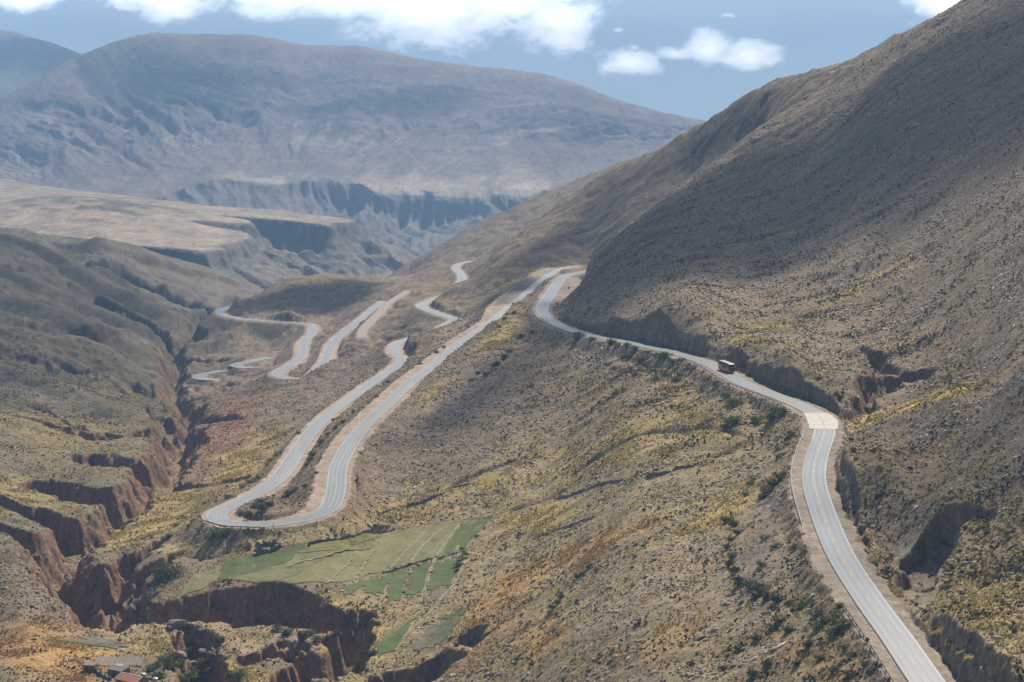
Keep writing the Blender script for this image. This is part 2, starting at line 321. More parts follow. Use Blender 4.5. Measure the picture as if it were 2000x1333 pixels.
# relief: gentle hummocks, rills running down the fall line
zrow = (YG / 700.0).clip(0.6, 2.2) * (1 - .62 * sstep(1050, 1250, PXG) * sstep(680, 800, YG))
FLD = np.exp(-(((PXG - 720 - (PYG - 1110) * -.35) / 260) ** 2 + ((PYG - 1120) / 85) ** 2) ** 2)
ZG += (1 - .75 * FLD) * (fbm(XG / 46, YG / 46, 5, 3) * 1.5 * zrow + fbm(XG / 9, YG / 9, 3, 9) * 0.42)
ZG = ZG.astype(np.float32)
gxy = np.gradient(ZG, axis=1) / np.maximum(np.gradient(XG, axis=1), 1e-3)
rg = ridged((XG * 0.35 + YG) / 60 + fbm(XG / 90, YG / 90, 2, 5) * 0.8, (XG - YG * 0.35) / 400, 4, 21)
leftw = sstep(520, 300, PXG) * sstep(1050, 1300, YG)
ZG -= ((rg - 0.9).clip(0, 1) * (4.0 * sstep(900, 1600, YG) + 1.3) * np.clip(np.abs(gxy) * 3, 0.15, 1)).astype(np.float32)
rl2 = ridged((XG + YG * 0.7) / 42 + fbm(XG / 60, YG / 60, 3, 16) * 0.8, (XG - YG) / 240, 4, 35, .6)
ZG -= (sstep(1050, 1500, YG) * (rl2 - 0.9).clip(-.4, 1) * (2.0 + 2.2 * leftw)).astype(np.float32)
ZG += (sstep(1000, 1600, YG) * fbm(XG / 26, YG / 26, 4, 44, .6) * 2.4).astype(np.float32)
rl = ridged((XG + YG * 0.9) / 150 + fbm(XG / 160, YG / 160, 3, 15) * 0.9, (XG - YG) / 900, 4, 33)
ZG -= (leftw * (rl - 0.8).clip(0, 1.2) * 9).astype(np.float32)


# ---- polylines in plan
def smooth_line(P, step=3.0, sig=4):
    P = np.array([P3(*p) for p in P]); out = []
    n = len(P)
    for i in range(n - 1):
        p0 = P[max(i - 1, 0)]; p1 = P[i]; p2 = P[i + 1]; p3 = P[min(i + 2, n - 1)]
        L = np.linalg.norm((p2 - p1)[:2]); m = max(2, int(L / 1.0))
        t = np.linspace(0, 1, m, endpoint=False)[:, None]
        d1 = max(np.linalg.norm((p1 - p0)[:2]), 1e-6) if i > 0 else L; d3 = np.linalg.norm((p3 - p2)[:2]) if i < n - 2 else L
        m1 = (p2 - p0) / (d1 + L) * L if i > 0 else (p2 - p1); m2 = (p3 - p1) / (d3 + L) * L if i < n - 2 else (p2 - p1)
        out.append((2 * t ** 3 - 3 * t ** 2 + 1) * p1 + (t ** 3 - 2 * t ** 2 + t) * m1 + (-2 * t ** 3 + 3 * t ** 2) * p2 + (t ** 3 - t ** 2) * m2)
    Q = np.concatenate(out + [P[-1:]])
    def resamp(Q, step):
        s = np.concatenate([[0], np.cumsum(np.linalg.norm(np.diff(Q[:, :2], axis=0), axis=1))])
        k = max(2, int(s[-1] / step) + 1); q = np.linspace(0, s[-1], k)
        return np.stack([np.interp(q, s, Q[:, j]) for j in range(3)], 1)
    Q = resamp(Q, 1.5)
    ker = np.exp(-0.5 * (np.arange(-3 * sig, 3 * sig + 1) / sig) ** 2); ker /= ker.sum()
    kz = np.exp(-0.5 * (np.arange(-40, 41) / 14.0) ** 2); kz /= kz.sum()
    if len(Q) > 100:
        for j in range(3):
            kk = ker if j < 2 else kz; h = len(kk) // 2
            # pad by point reflection so the ends stay put
            pad = np.concatenate([2 * Q[0, j] - Q[h:0:-1, j], Q[:, j], 2 * Q[-1, j] - Q[-2:-h - 2:-1, j]])
            Q[:, j] = np.convolve(pad, kk, 'valid')
    return resamp(Q, step)


def poly_field(L, R):
    """distance to a plan polyline, its height there and the side (+1 left of its course)"""
    D = np.full((nrow, ncol), 1e6, np.float32); ZR = np.zeros((nrow, ncol), np.float32); S = np.zeros((nrow, ncol), np.float32); A = np.zeros((nrow, ncol), np.float32)
    n = len(L)
    for i in range(n - 1):
        a, b = L[i], L[i + 1]
        y0, y1 = min(a[1], b[1]) - R, max(a[1], b[1]) + R
        r0, r1 = np.searchsorted(YR, max(y0, YR[0])), np.searchsorted(YR, min(y1, YR[-1]))
        if r1 - r0 < 1: continue
        x0, x1 = min(a[0], b[0]) - R, max(a[0], b[0]) + R
        ylo, yhi = YR[r0], YR[min(r1, nrow - 1)]
        u0 = min(x0 / ylo, x0 / yhi); u1 = max(x1 / ylo, x1 / yhi)
        c0, c1 = np.searchsorted(U, u0), np.searchsorted(U, u1)
        if c1 - c0 < 1: continue
        sl = (slice(r0, r1), slice(c0, c1)); dx, dy = b[0] - a[0], b[1] - a[1]; LL = dx * dx + dy * dy + 1e-9
        qx = XG[sl] - a[0]; qy = YG[sl] - a[1]
        t = np.clip((qx * dx + qy * dy) / LL, 0, 1); d = np.hypot(qx - t * dx, qy - t * dy)
        m = d < D[sl]
        D[sl] = np.where(m, d, D[sl]); ZR[sl] = np.where(m, a[2] + (b[2] - a[2]) * t, ZR[sl]); S[sl] = np.where(m, np.sign(dx * qy - dy * qx), S[sl]); A[sl] = np.where(m, (i + t) / (n - 1), A[sl])
    return D, ZR, S, A


LINES = {}
for nm, pts in (("top", R_TOP), ("low", R_LOW), ("mid", R_MID), ("deep", R_DEEP), ("tipa", R_TIPA), ("tipb", R_TIPB), ("dirt", R_DIRT)):
    LINES[nm] = smooth_line(pts, 3.0)

# ---- gullies and the canyon: (column, distance, metres below the local ground), floor half width, wall steepness
GUL = [
    ([(215, 655, 17), (185, 672, 20), (150, 700, 20), (105, 745, 20), (150, 790, 19), (205, 835, 20), (262, 885, 21), (306, 930, 22), (330, 1000, 22), (345, 1080, 23), (352, 1150, 21), (372, 1290, 19), (362, 1400, 19), (338, 1500, 19), (343, 1680, 20), (352, 1820, 24), (335, 1950, 24), (380, 2150, 26), (430, 2450, 30), (470, 2900, 36)], 3.0, 1.7),
    ([(105, 745, 18), (40, 765, 16), (-40, 780, 14), (-200, 800, 10)], 8.0, 3.6),
    ([(190, 815, 16), (120, 825, 17), (60, 850, 15), (-30, 860, 10)], 9.0, 3.6),
    ([(255, 880, 18), (195, 885, 17), (140, 905, 14), (90, 925, 8)], 9.0, 3.4),
    ([(325, 985, 19), (275, 975, 19), (215, 985, 15), (170, 1010, 8)], 10.0, 3.0),
    ([(350, 1110, 20), (290, 1090, 15), (230, 1110, 13), (180, 1130, 8), (100, 1180, 5), (0, 1230, 4)], 2.0, 2.0),
    ([(345, 1170, 20), (330, 1210, 14), (300, 1260, 8)], 6.0, 2.0),
    ([(300, 915, 17), (350, 880, 16), (400, 868, 14), (448, 880, 7)], 6.0, 3.4),
    ([(200, 675, 17), (225, 705, 16), (255, 728, 14), (290, 738, 10), (330, 745, 4)], 2.0, 2.6),
    ([(205, 668, 18), (250, 690, 17), (300, 706, 15), (350, 712, 13), (410, 706, 10), (480, 700, 4)], 2.0, 2.6),
    ([(200, 655, 17), (300, 650, 17), (400, 652, 17), (500, 654, 18), (590, 646, 18), (650, 636, 17), (700, 634, 14), (715, 645, 5)], 6.0, 3.0),
    ([(700, 634, 14), (690, 618, 15), (660, 600, 15), (620, 596, 16), (590, 590, 16), (560, 580, 18)], 3.0, 3.0),
    ([(780, 588, 16), (830, 592, 14), (880, 596, 10), (905, 602, 3)], 5.0, 2.6),
    ([(640, 602, 14), (560, 610, 15), (520, 610, 13), (480, 606, 8)], 2.5, 2.8),
    ([(395, 630, 13), (385, 615, 14), (400, 604, 12), (395, 590, 12), (400, 570, 12)], 2.5, 1.8),
    ([(350, 605, 6), (385, 600, 10)], 2.0, 2.0),
    ([(385, 1640, 20), (420, 1580, 14), (470, 1545, 6)], 2.0, 1.5),
    ([(352, 1820, 25), (400, 1790, 16), (440, 1760, 8)], 2.0, 2.0),
    ([(360, 1950, 30), (420, 2010, 20), (480, 2020, 10)], 3.0, 1.6),
    ([(362, 1400, 24), (400, 1370, 16), (440, 1330, 6)], 2.0, 1.8),
    ([(350, 1200, 22), (400, 1160, 14), (450, 1130, 10), (490, 1110, 4)], 2.0, 1.6),
    ([(310, 1780, 24), (255, 1730, 17), (190, 1690, 15), (100, 1690, 13), (0, 1680, 9)], 8.0, 2.4),
    ([(345, 1160, 18), (220, 1090, 10), (120, 1130, 8), (0, 1130, 6)], 6.0, 1.8),
    ([(320, 2000, 30), (290, 2080, 26), (240, 2100, 24), (190, 2200, 20), (150, 2300, 14)], 10.0, 1.9),
    ([(420, 2420, 30), (340, 2330, 24), (270, 2450, 18), (230, 2550, 10)], 10.0, 1.9),
    ([(420, 2500, 30), (350, 2700, 40), (250, 2780, 44), (160, 2760, 36), (70, 2740, 22)], 16.0, 1.4),
    ([(338, 1500, 22), (300, 1480, 14), (265, 1440, 6)], 2.0, 1.4),
    # right hillside: pit beside the road, slide scar above the ford, small rills
    ([(1778, 432, 3), (1790, 452, 6), (1818, 468, 10), (1850, 466, 10), (1876, 464, 5), (1892, 463, 1.2)], 4.0, 3.4),
    ([(1655, 668, 2), (1690, 690, 5), (1730, 722, 9), (1762, 728, 10), (1778, 722, 6), (1800, 716, 1)], 3.5, 2.2),
    ([(1720, 742, 8), (1700, 775, 7), (1680, 800, 2)], 2.5, 2.2),
    ([(1120, 752, 1.2), (1250, 735, 2.4), (1400, 700, 2.6), (1470, 680, 1)], 1.0, 1.2),
    ([(1440, 725, 1), (1400, 712, 3.5), (1330, 715, 3), (1300, 700, 1)], 1.5, 1.0),
    ([(1490, 690, 1), (1450, 672, 3), (1400, 668, 3), (1340, 660, 1)], 1.5, 1.0),
    ([(740, 768, 1.2), (820, 775, 2.2), (900, 790, 2.2), (1000, 800, 1.5)], 1.0, 1.2),
    ([(1000, 740, 1), (1100, 735, 2), (1200, 745, 1)], 1.0, 1.2),
    ([(1010, 700, 1), (950, 690, 1.6), (920, 690, 1.2)], 1.0, 1.2),
    ([(1360, 1560, 4), (1300, 1540, 6), (1230, 1600, 8)], 3.0, 0.8),
    ([(900, 1650, 8), (960, 1660, 9), (1040, 1700, 5)], 4.0, 0.8),
]
RIDGES = [([(0, 2500, 10), (60, 2480, 12), (120, 2430, 14), (190, 2350, 14), (250, 2290, 14), (310, 2220, 12), (360, 2150, 8)], .55), ([(190, 3000, 12), (250, 3050, 14), (320, 3150, 16), (400, 3250, 16), (460, 3350, 10)], .5),
          ([(150, 2230, 4), (192, 2150, 9), (236, 2080, 11), (317, 2000, 8)], .6), ([(-60, 1830, 4), (40, 1790, 8), (130, 1740, 9), (210, 1700, 8), (270, 1680, 5)], .45), ([(-60, 1330, 4), (60, 1290, 6), (160, 1250, 6), (260, 1200, 4)], .35), ([(0, 2080, 6), (90, 2030, 9), (170, 1960, 9), (250, 1900, 7)], .5)]
for pts, k in RIDGES:
    L = np.array([[(px - 1000) / FPX * Y, Y, zbase(px, Y) + up_] for px, Y, up_ in pts]); s = np.concatenate([[0], np.cumsum(np.linalg.norm(np.diff(L[:, :2], axis=0), axis=1))]); q = np.linspace(0, s[-1], max(3, int(s[-1] / 8)))
    L = np.stack([np.interp(q, s, L[:, j]) for j in range(3)], 1)
    R = 70; D, ZR, S, A = poly_field(L, R); rr_ = fbm(XG / 30, YG / 30, 3, 55) * 8
    tp = ZR - (np.sqrt((D + rr_).clip(0) ** 2 + 36) - 6) * k - np.clip(D - 45, 0, None) * 2
    ZG = np.where((D < R) & (tp > ZG), tp, ZG).astype(np.float32)
GD = np.full((nrow, ncol), 1e3, np.float32)      # distance to the nearest gully floor, kept for colouring
wob = fbm(XG / 11, YG / 11, 4, 41) * 5.5 + fbm(XG / 34, YG / 34, 2, 47) * 6
for pts, hw, k in GUL:
    L = []
    for i, (px, Y, dep) in enumerate(pts):
        z = zbase(px, Y) - dep; L.append([(px - 1000) / FPX * Y, Y, z])
    L = np.array(L); s = np.concatenate([[0], np.cumsum(np.linalg.norm(np.diff(L[:, :2], axis=0), axis=1))]); q = np.linspace(0, s[-1], max(3, int(s[-1] / 4)))
    L = np.stack([np.interp(q, s, L[:, j]) for j in range(3)], 1)
    kk = np.ones(5) / 5
    if len(L) > 9:
        for j in range(2): L[2:-2, j] = np.convolve(L[:, j], kk, 'valid')
    big = max(p[2] for p in pts)
    R = hw + big / k + 16
    D, ZR, S, A = poly_field(L, R)
    ok = D < R
    w_ = wob * min(1.0, big / 14.0)
    dd = np.clip(D - hw + w_, 0, None)
    zc = ZR + dd * k * (1 + 0.0 * dd)
    m = ok & (zc < ZG)
    ZG = np.where(m, zc, ZG).astype(np.float32)
    if big > 7: GD = np.minimum(GD, np.where(ok, D, 1e3))
print("gullies", round(time.time() - T0, 1))

# ---- road benches: shoulders (left, right of the course), cut and fill slopes
BENCH = {"top": (7.8, 6.6, 4.2, 1.0), "low": (6.2, 9.5, 1.8, 0.75), "mid": (6.5, 7.2, 1.8, 0.75), "deep": (7.5, 7.0, 1.9, 0.8), "tipa": (6.0, 6.0, 1.5, 0.8), "tipb": (6.0, 6.0, 1.5, 0.8), "dirt": (5.0, 5.0, 1.3, 0.8)}
RD = np.full((nrow, ncol), 1e3, np.float32)
fields = {}
ewob = (fbm(XG / 7, YG / 7, 3, 71) * 1.6).astype(np.float32)
for nm, L in LINES.items():
    fields[nm] = poly_field(L, 46)
# blasted faces on the hill side of the upper road
D, ZR, S, A = fields["top"]
face = np.where(YG > 655, np.interp(PXG, [1160, 1200, 1270, 1300, 1400, 1440, 1480, 1550, 1600, 1640, 1665], [0, 3, 4, 1.5, 1.5, 4, 6.5, 9, 7, 4, 0]), np.interp(YG, [330, 350, 395, 415, 470, 495, 560, 600, 645], [4.5, 5, 4, 0, 0, 4.5, 5.5, 4, 0]) * (PXG > 1600))
face = .8 * face * (1 + .35 * fbm(XG / 14, YG / 14, 3, 81))
ed = D - 8.2 + ewob * 1.2
ZG = (ZG + (S < 0) * face * sstep(0, 1.6, ed) * np.exp(-np.clip(ed - 1.6, 0, None) / 16) * (D < 46)).astype(np.float32)
for nm_, side, pxs, hs, y0, y1 in (("deep", -1, (440, 465, 600, 616), (0, 6, 6, 0), 1860, 2120), ("mid", -1, (828, 850, 920, 960), (0, 4, 4, 0), 1540, 1830), ("low", 1, (655, 672, 700, 715), (0, 5, 5, 0), 742, 800), ("mid", -1, (775, 790, 815, 830), (0, 4, 3, 0), 1190, 1420)):
    D, ZR, S, A = fields[nm_]; ed = D - 8.0 + ewob
    ZG = (ZG + (S * side > 0) * np.interp(PXG, pxs, hs) * sstep(y0 - 15, y0 + 10, YG) * sstep(y1 + 15, y1 - 10, YG) * sstep(0, 1.6, ed) * np.exp(-np.clip(ed - 1.6, 0, None) / 14) * (D < 46)).astype(np.float32)
for nm, (D, ZR, S, A) in fields.items():
    hl, hr, ck, fk = BENCH[nm]
    hb = np.where(S > 0, hl, hr)
    if nm == "low": hb = np.where((S < 0) & (A < 0.42) & (A > 0.02), 9 + 9 * sstep(0.42, 0.3, A), hb)       # wide gravel beside the straight
    if nm == "low": hb = np.where((S > 0) & (A < 0.62), 4.4, hb)
    if nm == "top": hb = np.where((S < 0) & (A > 0.73) & (A < 0.93), 9.5 + 14 * sstep(0.72, 0.8, A) * sstep(0.95, 0.88, A), hb)
    hb = hb + np.clip(ewob, -1.2, 1.6) * (hb > 5)
    e = np.clip(D - hb, 0, None)
    cut = ZR + (e * ck + np.clip(e - 14, 0, None) * 2.5) * (1 + 0.3 * fbm(XG / 5, YG / 5, 2, 77)) - 0.12; fil = ZR - e * fk - np.clip(e - 16, 0, None) * (0.9 if nm == 'top' else 1.6) - 0.12
    near = D < 44
    ZG = np.where(near, np.clip(ZG, np.minimum(fil, cut), np.maximum(cut, fil)), ZG).astype(np.float32)
for nm, (D, ZR, S, A) in fields.items():
    b = sstep(4.6, 3.9, D)
    ZG = np.where(D < 4.6, ZG * (1 - b) + (ZR - 0.22) * b, ZG).astype(np.float32)
    if nm != "dirt": RD = np.minimum(RD, D)
print("benches", round(time.time() - T0, 1))

# ---- what can be seen from the viewpoint, and a look-up from the photograph to the ground
PYV = (HZ - ZG / YG * FPX).astype(np.float32)
RUN = np.minimum.accumulate(PYV, axis=0)
VIS = PYV <= RUN + 8


def surf(px, py, up=0.0):
    c = (px - PXC[0]) / (PXC[1] - PXC[0]); c0 = int(np.clip(math.floor(c), 0, ncol - 2)); t = c - c0
    col = RUN[:, c0] * (1 - t) + RUN[:, c0 + 1] * t
    i = int(np.searchsorted(-col, -py)); i = min(max(i, 1), nrow - 1)
    f = np.clip((col[i - 1] - py) / max(col[i - 1] - col[i], 1e-5), 0, 1)
    Y = YR[i - 1] + (YR[i] - YR[i - 1]) * f
    z0 = ZG[i - 1, c0] * (1 - t) + ZG[i - 1, c0 + 1] * t; z1 = ZG[i, c0] * (1 - t) + ZG[i, c0 + 1] * t
    return np.array([(px - 1000) / FPX * Y, Y, z0 + (z1 - z0) * f + up])


def ground_z(x, y):
    c = ((x / y * FPX + 1000) - PXC[0]) / (PXC[1] - PXC[0]); r = np.interp(math.log(y), LW, np.arange(nrow))
    return float(bilin(ZG, np.array([r]), np.array([c]))[0])


# ------------------------------------------------------------------ ground colours (albedo of each kind of ground)
def lerp(C, col, m): return C + (np.array(col, np.float32) - C) * m[..., None]


C_SCREE = (0.215, 0.170, 0.130); C_LEFT = (0.182, 0.162, 0.124); C_YEL = (0.44, 0.335, 0.125); C_ORG = (0.47, 0.275, 0.095); C_TAN = (0.335, 0.272, 0.155)
C_PINK = (0.275, 0.205, 0.170); C_RED = (0.26, 0.150, 0.118); C_WALL = (0.235, 0.142, 0.102); C_CUT = (0.205, 0.155, 0.118); C_GRAV = (0.36, 0.285, 0.235); C_OLIVE = (0.18, 0.150, 0.100)
n1 = fbm(XG / 30, YG / 30, 4, 101); n2 = fbm(XG / 7, YG / 7, 3, 131); n3 = fbm(XG / 2.6, YG / 2.6, 2, 151)
wx = PXG + n1 * 26 + n2 * 8; wy = PYV + n1 * 16 - n2 * 6
CG3 = np.empty((nrow, ncol, 3), np.float32); CG3[:] = C_SCREE
cany = np.interp(wy, [400, 560, 640, 700, 800, 900, 1000, 1100, 1200, 1333], [560, 480, 420, 340, 362, 340, 250, 110, 60, 0])
CG3 = lerp(CG3, C_LEFT, sstep(18, -14, wx - cany))


def blob(cx, cy, rx, ry, rot, col, st, nz_=0.35):
    """a patch of one kind of ground, with a ragged edge"""
    global CG3
    c, s = math.cos(rad(rot)), math.sin(rad(rot)); dx = wx - cx; dy = wy - cy
    q = np.sqrt(((dx * c + dy * s) / rx) ** 2 + ((-dx * s + dy * c) / ry) ** 2)
    m = sstep(1.3, 0.5, q + n2 * (nz_ + .25) + n3 * 0.4) * st * (.85 if col in (C_YEL, C_ORG) else 1)
    CG3 = lerp(CG3, col, m.astype(np.float32))
    return m


YELM = np.zeros((nrow, ncol), np.float32)
for b in [(1200, 960, 420, 200, -15, C_TAN, .75), (1000, 1180, 420, 190, -20, C_TAN, .8), (1500, 1230, 260, 160, -30, C_TAN, .5), (1330, 1160, 230, 90, -30, (0.30, 0.240, 0.172), .7), (1900, 1220, 170, 170, 0, C_TAN, .75), (1900, 1050, 90, 120, 0, C_TAN, .4),
          (1800, 900, 190, 110, 12, C_OLIVE, .6), (1650, 640, 340, 130, -15, (0.235, 0.188, 0.130), .75), (1850, 560, 250, 160, -20, (0.23, 0.183, 0.130), .6), (1480, 640, 180, 60, 15, (0.27, 0.21, 0.13), .6), (1100, 720, 170, 60, 25, (0.185, 0.150, 0.115), .7), (1000, 800, 200, 70, -25, (0.195, 0.160, 0.135), .7),
          (870, 770, 120, 40, -45, (0.27, 0.218, 0.19), .7), (1180, 780, 120, 40, 20, C_YEL, .35), (1250, 860, 210, 50, -8, C_YEL, .5), (1100, 900, 220, 40, -18, C_YEL, .5), (840, 980, 180, 28, -17, C_YEL, .55), (1340, 790, 110, 30, 40, C_YEL, .55), (1050, 1010, 90, 26, -18, C_YEL, .85),
          (1160, 1075, 130, 26, -28, C_ORG, .85), (1000, 1150, 120, 30, -30, C_ORG, .7), (930, 1240, 110, 40, -45, C_ORG, .6), (1050, 1240, 60, 40, -45, C_ORG, .7), (1430, 990, 130, 14, -28, C_YEL, .9), (1300, 1250, 120, 26, -25, C_ORG, .35), (1600, 1300, 90, 40, 20, C_ORG, .35),
          (1485, 1090, 42, 110, 12, (0.215, 0.180, 0.162), .95), (1570, 960, 26, 90, 0, (0.24, 0.205, 0.18), .8), (975, 650, 24, 64, 42, C_YEL, .8), (860, 765, 14, 60, 48, C_YEL, .55), (1070, 630, 30, 20, 0, (0.23, 0.185, 0.165), .7), (1060, 700, 60, 36, -30, C_PINK, .45),
          (430, 850, 100, 48, -25, C_RED, .95), (370, 900, 50, 40, -45, C_RED, .7), (480, 800, 60, 34, -35, C_RED, .7), (560, 830, 90, 60, -35, (0.225, 0.188, 0.172), .8), (700, 730, 130, 50, -25, (0.235, 0.192, 0.172), .7), (570, 690, 90, 30, -20, C_PINK, .7), (480, 660, 80, 20, -15, C_PINK, .3),
          (760, 560, 90, 16, -28, C_PINK, .8), (660, 620, 60, 40, -40, C_PINK, .7), (860, 560, 60, 30, -20, (0.245, 0.195, 0.125), .7), (960, 570, 80, 22, -25, (0.27, 0.21, 0.12), .6), (1000, 500, 90, 20, -30, (0.25, 0.195, 0.13), .6), (590, 760, 8, 6, 0, (0.45, 0.24, 0.18), .9), (880, 640, 50, 14, -25, (0.33, 0.26, 0.225), .6),
          (620, 575, 180, 40, 0, C_OLIVE, .8), (640, 548, 90, 14, 0, (0.25, 0.19, 0.125), .6), (480, 900, 100, 40, -38, C_YEL, .75), (330, 1000, 90, 36, -25, C_YEL, .75), (250, 1045, 120, 18, -10, C_YEL, .7), (380, 1075, 130, 20, 5, C_TAN, .8), (430, 1040, 40, 24, 40, (0.23, 0.195, 0.18), .9), (600, 1050, 160, 22, -8, C_TAN, .8),
          (100, 1270, 130, 60, 10, C_ORG, .75), (280, 1230, 170, 30, 0, (0.37, 0.29, 0.195), .85), (500, 1250, 120, 34, 12, (0.37, 0.285, 0.19), .8), (250, 1265, 110, 16, -5, C_YEL, .7), (700, 1250, 60, 60, -40, C_YEL, .85), (620, 1170, 90, 12, 12, C_YEL, .7), (480, 1320, 60, 22, 20, C_YEL, .8),
          (60, 1130, 110, 55, 20, (0.25, 0.198, 0.125), .7), (80, 1195, 110, 24, 6, (0.25, 0.185, 0.16), .8), (60, 970, 120, 40, 10, C_YEL, .55), (150, 870, 220, 60, 8, (0.245, 0.195, 0.098), .75), (70, 830, 140, 30, 10, (0.29, 0.22, 0.105), .6), (230, 770, 150, 40, 15, (0.205, 0.168, 0.100), .8), (150, 700, 200, 40, 15, (0.185, 0.160, 0.110), .7),
          (300, 700, 50, 20, 0, (0.205, 0.18, 0.095), .6), (60, 760, 80, 20, 20, (0.20, 0.188, 0.15), .6), (90, 560, 120, 60, 30, (0.185, 0.155, 0.118), .7), (350, 560, 160, 50, 10, (0.205, 0.172, 0.140), .7), (1000, 400, 200, 60, -25, (0.20, 0.17, 0.135), .6), (1060, 400, 100, 14, -25, (0.28, 0.21, 0.16), .6),
          (1400, 260, 130, 22, -30, (0.23, 0.185, 0.13), .6), (1600, 165, 120, 16, -20, (0.25, 0.195, 0.125), .6), (1300, 380, 170, 16, -32, (0.30, 0.25, 0.215), .8), (1480, 300, 90, 14, -30, (0.30, 0.25, 0.19), .5), (1700, 720, 60, 40, 0, (0.225, 0.185, 0.160), .9), (1720, 760, 70, 26, 0, (0.25, 0.20, 0.165), .9), (1790, 1115, 58, 82, -12, (0.33, 0.28, 0.245), .97), (1800, 1085, 18, 9, 20, (0.62, 0.53, 0.43), .9)]:
    m = blob(*b)
    if b[5] in (C_YEL, C_ORG): YELM = np.maximum(YELM, m * 1.45)
# streaks of yellow grass in the rills of the scree
def streak(pts, wid, col, st):
    global CG3
    P = np.array(pts, float); d = np.full((nrow, ncol), 1e6)
    for i in range(len(P) - 1):
        a, b = P[i], P[i + 1]; dx, dy = b - a; qx = wx * .5 + PXG * .5 - a[0]; qy = wy * .5 + PYV * .5 - a[1]
        t = np.clip((qx * dx + qy * dy) / (dx * dx + dy * dy), 0, 1); d = np.minimum(d, np.hypot(qx - t * dx, qy - t * dy))
    m = sstep(1.3, 0.4, d / wid + n2 * 0.5) * st
    CG3 = lerp(CG3, col, m.astype(np.float32)); return m
for s_ in [([(1660, 835), (1720, 812), (1800, 785), (1900, 752)], 9, C_YEL, .9), ([(1610, 600), (1680, 562), (1780, 500)], 8, C_YEL, .75), ([(1770, 530), (1800, 518)], 5, C_YEL, .7), ([(1430, 487), (1490, 468), (1545, 452)], 5, C_YEL, .7), ([(1430, 665), (1480, 645), (1540, 630)], 9, C_YEL, .6), ([(1720, 680), (1790, 660)], 7, C_YEL, .5),
           ([(1450, 305), (1350, 372), (1240, 440)], 5, (0.33, 0.26, 0.15), .6), ([(0, 855), (120, 905), (250, 905)], 6, (0.2, 0.17, 0.13), .6), ([(40, 700), (180, 735), (300, 770)], 5, (0.20, 0.19, 0.14), .5), ([(1660, 870), (1690, 960)], 5, C_YEL, .5), ([(1690, 1030), (1760, 1180)], 4, C_YEL, .6), ([(1800, 1215), (1870, 1320)], 4, C_YEL, .5)]:
    m = streak(*s_)
    if s_[2] == C_YEL: YELM = np.maximum(YELM, m)
# steep faces show bare earth
gy = np.gradient(ZG, axis=0) / np.maximum(np.gradient(YG, axis=0), 1e-3); gx = np.gradient(ZG, axis=1) / np.maximum(np.gradient(XG, axis=1), 1e-3) 
slope = np.sqrt(gx * gx + gy * gy)
wm = sstep(0.95, 1.5, slope + n2 * 0.2)
wallc = np.empty_like(CG3); wallc[:] = C_CUT; wallc = lerp(wallc, C_WALL, sstep(900, 500, PXG)); wallc = lerp(wallc, (0.17, 0.128, 0.105), sstep(1500, 2000, YG))
# bedding in the canyon walls
band = fbm(ZG / 2.2 + n1 * 0.4, XG / 60, 2, 201)
wallc *= (1 + 0.35 * band[..., None])
CG3 = CG3 + (wallc - CG3) * (wm * 0.9)[..., None]
GRAVM = np.zeros((nrow, ncol), np.float32)
for nm, (D, ZR, S, A) in fields.items():
    hl, hr, ck, fk = BENCH[nm]; hb = np.where(S > 0, hl, hr) + ewob
    if nm == "low": hb = np.where((S < 0) & (A < 0.42) & (A > 0.02), 9 + 9 * sstep(0.42, 0.3, A), hb)
    if nm == "top": hb = np.where((S < 0) & (A > 0.73) & (A < 0.93), 9.5 + 14 * sstep(0.72, 0.8, A) * sstep(0.95, 0.88, A), hb)
    m = sstep(hb + 1.4, hb - 0.4, D) * sstep(0.8, 0.45, slope)
    GRAVM = np.maximum(GRAVM, m)
    g = np.array((0.285, 0.235, 0.195) if nm == "top" else C_GRAV, np.float32)
    CG3 = lerp(CG3, g * 1.0, (m * 0.92).astype(np.float32))
mm = fields["low"]; CG3 = lerp(CG3, (0.235, 0.215, 0.195), (sstep(20, 14, mm[0]) * GRAVM * (mm[2] < 0) * sstep(0.30, 0.22, mm[3]) * sstep(0.08, 0.12, mm[3])).astype(np.float32))
run = fbm((XG * .45 + YG) / 17, (XG - YG * .45) / 150, 4, 171, .6)
CG3 = lerp(CG3, (0.285, 0.235, 0.190), (sstep(.12, .55, run) * .55 * sstep(850, 1000, PXG) * (1 - GRAVM) * (1 - wm)).astype(np.float32))
CG3 = lerp(CG3, (0.150, 0.122, 0.078), (sstep(-.12, -.5, run) * .55 * sstep(850, 1000, PXG) * (1 - GRAVM) * (1 - wm)).astype(np.float32))
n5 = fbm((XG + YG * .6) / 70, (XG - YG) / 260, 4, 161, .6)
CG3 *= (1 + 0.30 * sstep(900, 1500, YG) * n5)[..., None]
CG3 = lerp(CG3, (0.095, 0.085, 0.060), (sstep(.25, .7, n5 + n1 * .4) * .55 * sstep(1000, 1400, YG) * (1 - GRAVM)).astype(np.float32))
CG3 *= (1 + 0.22 * sstep(900, 1400, YG) * n2 + .2 * sstep(900, 1400, YG) * fbm(XG / 14, YG / 14, 3, 163))[..., None]
CG3 *= (1 + 0.16 * n1 + 0.17 * n2 + 0.16 * n3 * (1 - GRAVM * .6))[..., None]
CG3 *= (1 + .5 * wm * fbm((XG + YG) / 3.5, ZG / 1.6, 3, 205))[..., None]
tone = np.array([0.97, 0.895, 0.745], np.float32); CG3 *= 1 + (tone - 1) * (1 - .45 * np.clip(GRAVM, 0, 1))[..., None]
CG3 *= (1 - 0.10 * sstep(20, -20, PXG - cany))[..., None]
CG3 = np.clip(CG3, 0.02, 0.8)
print("colours", round(time.time() - T0, 1))


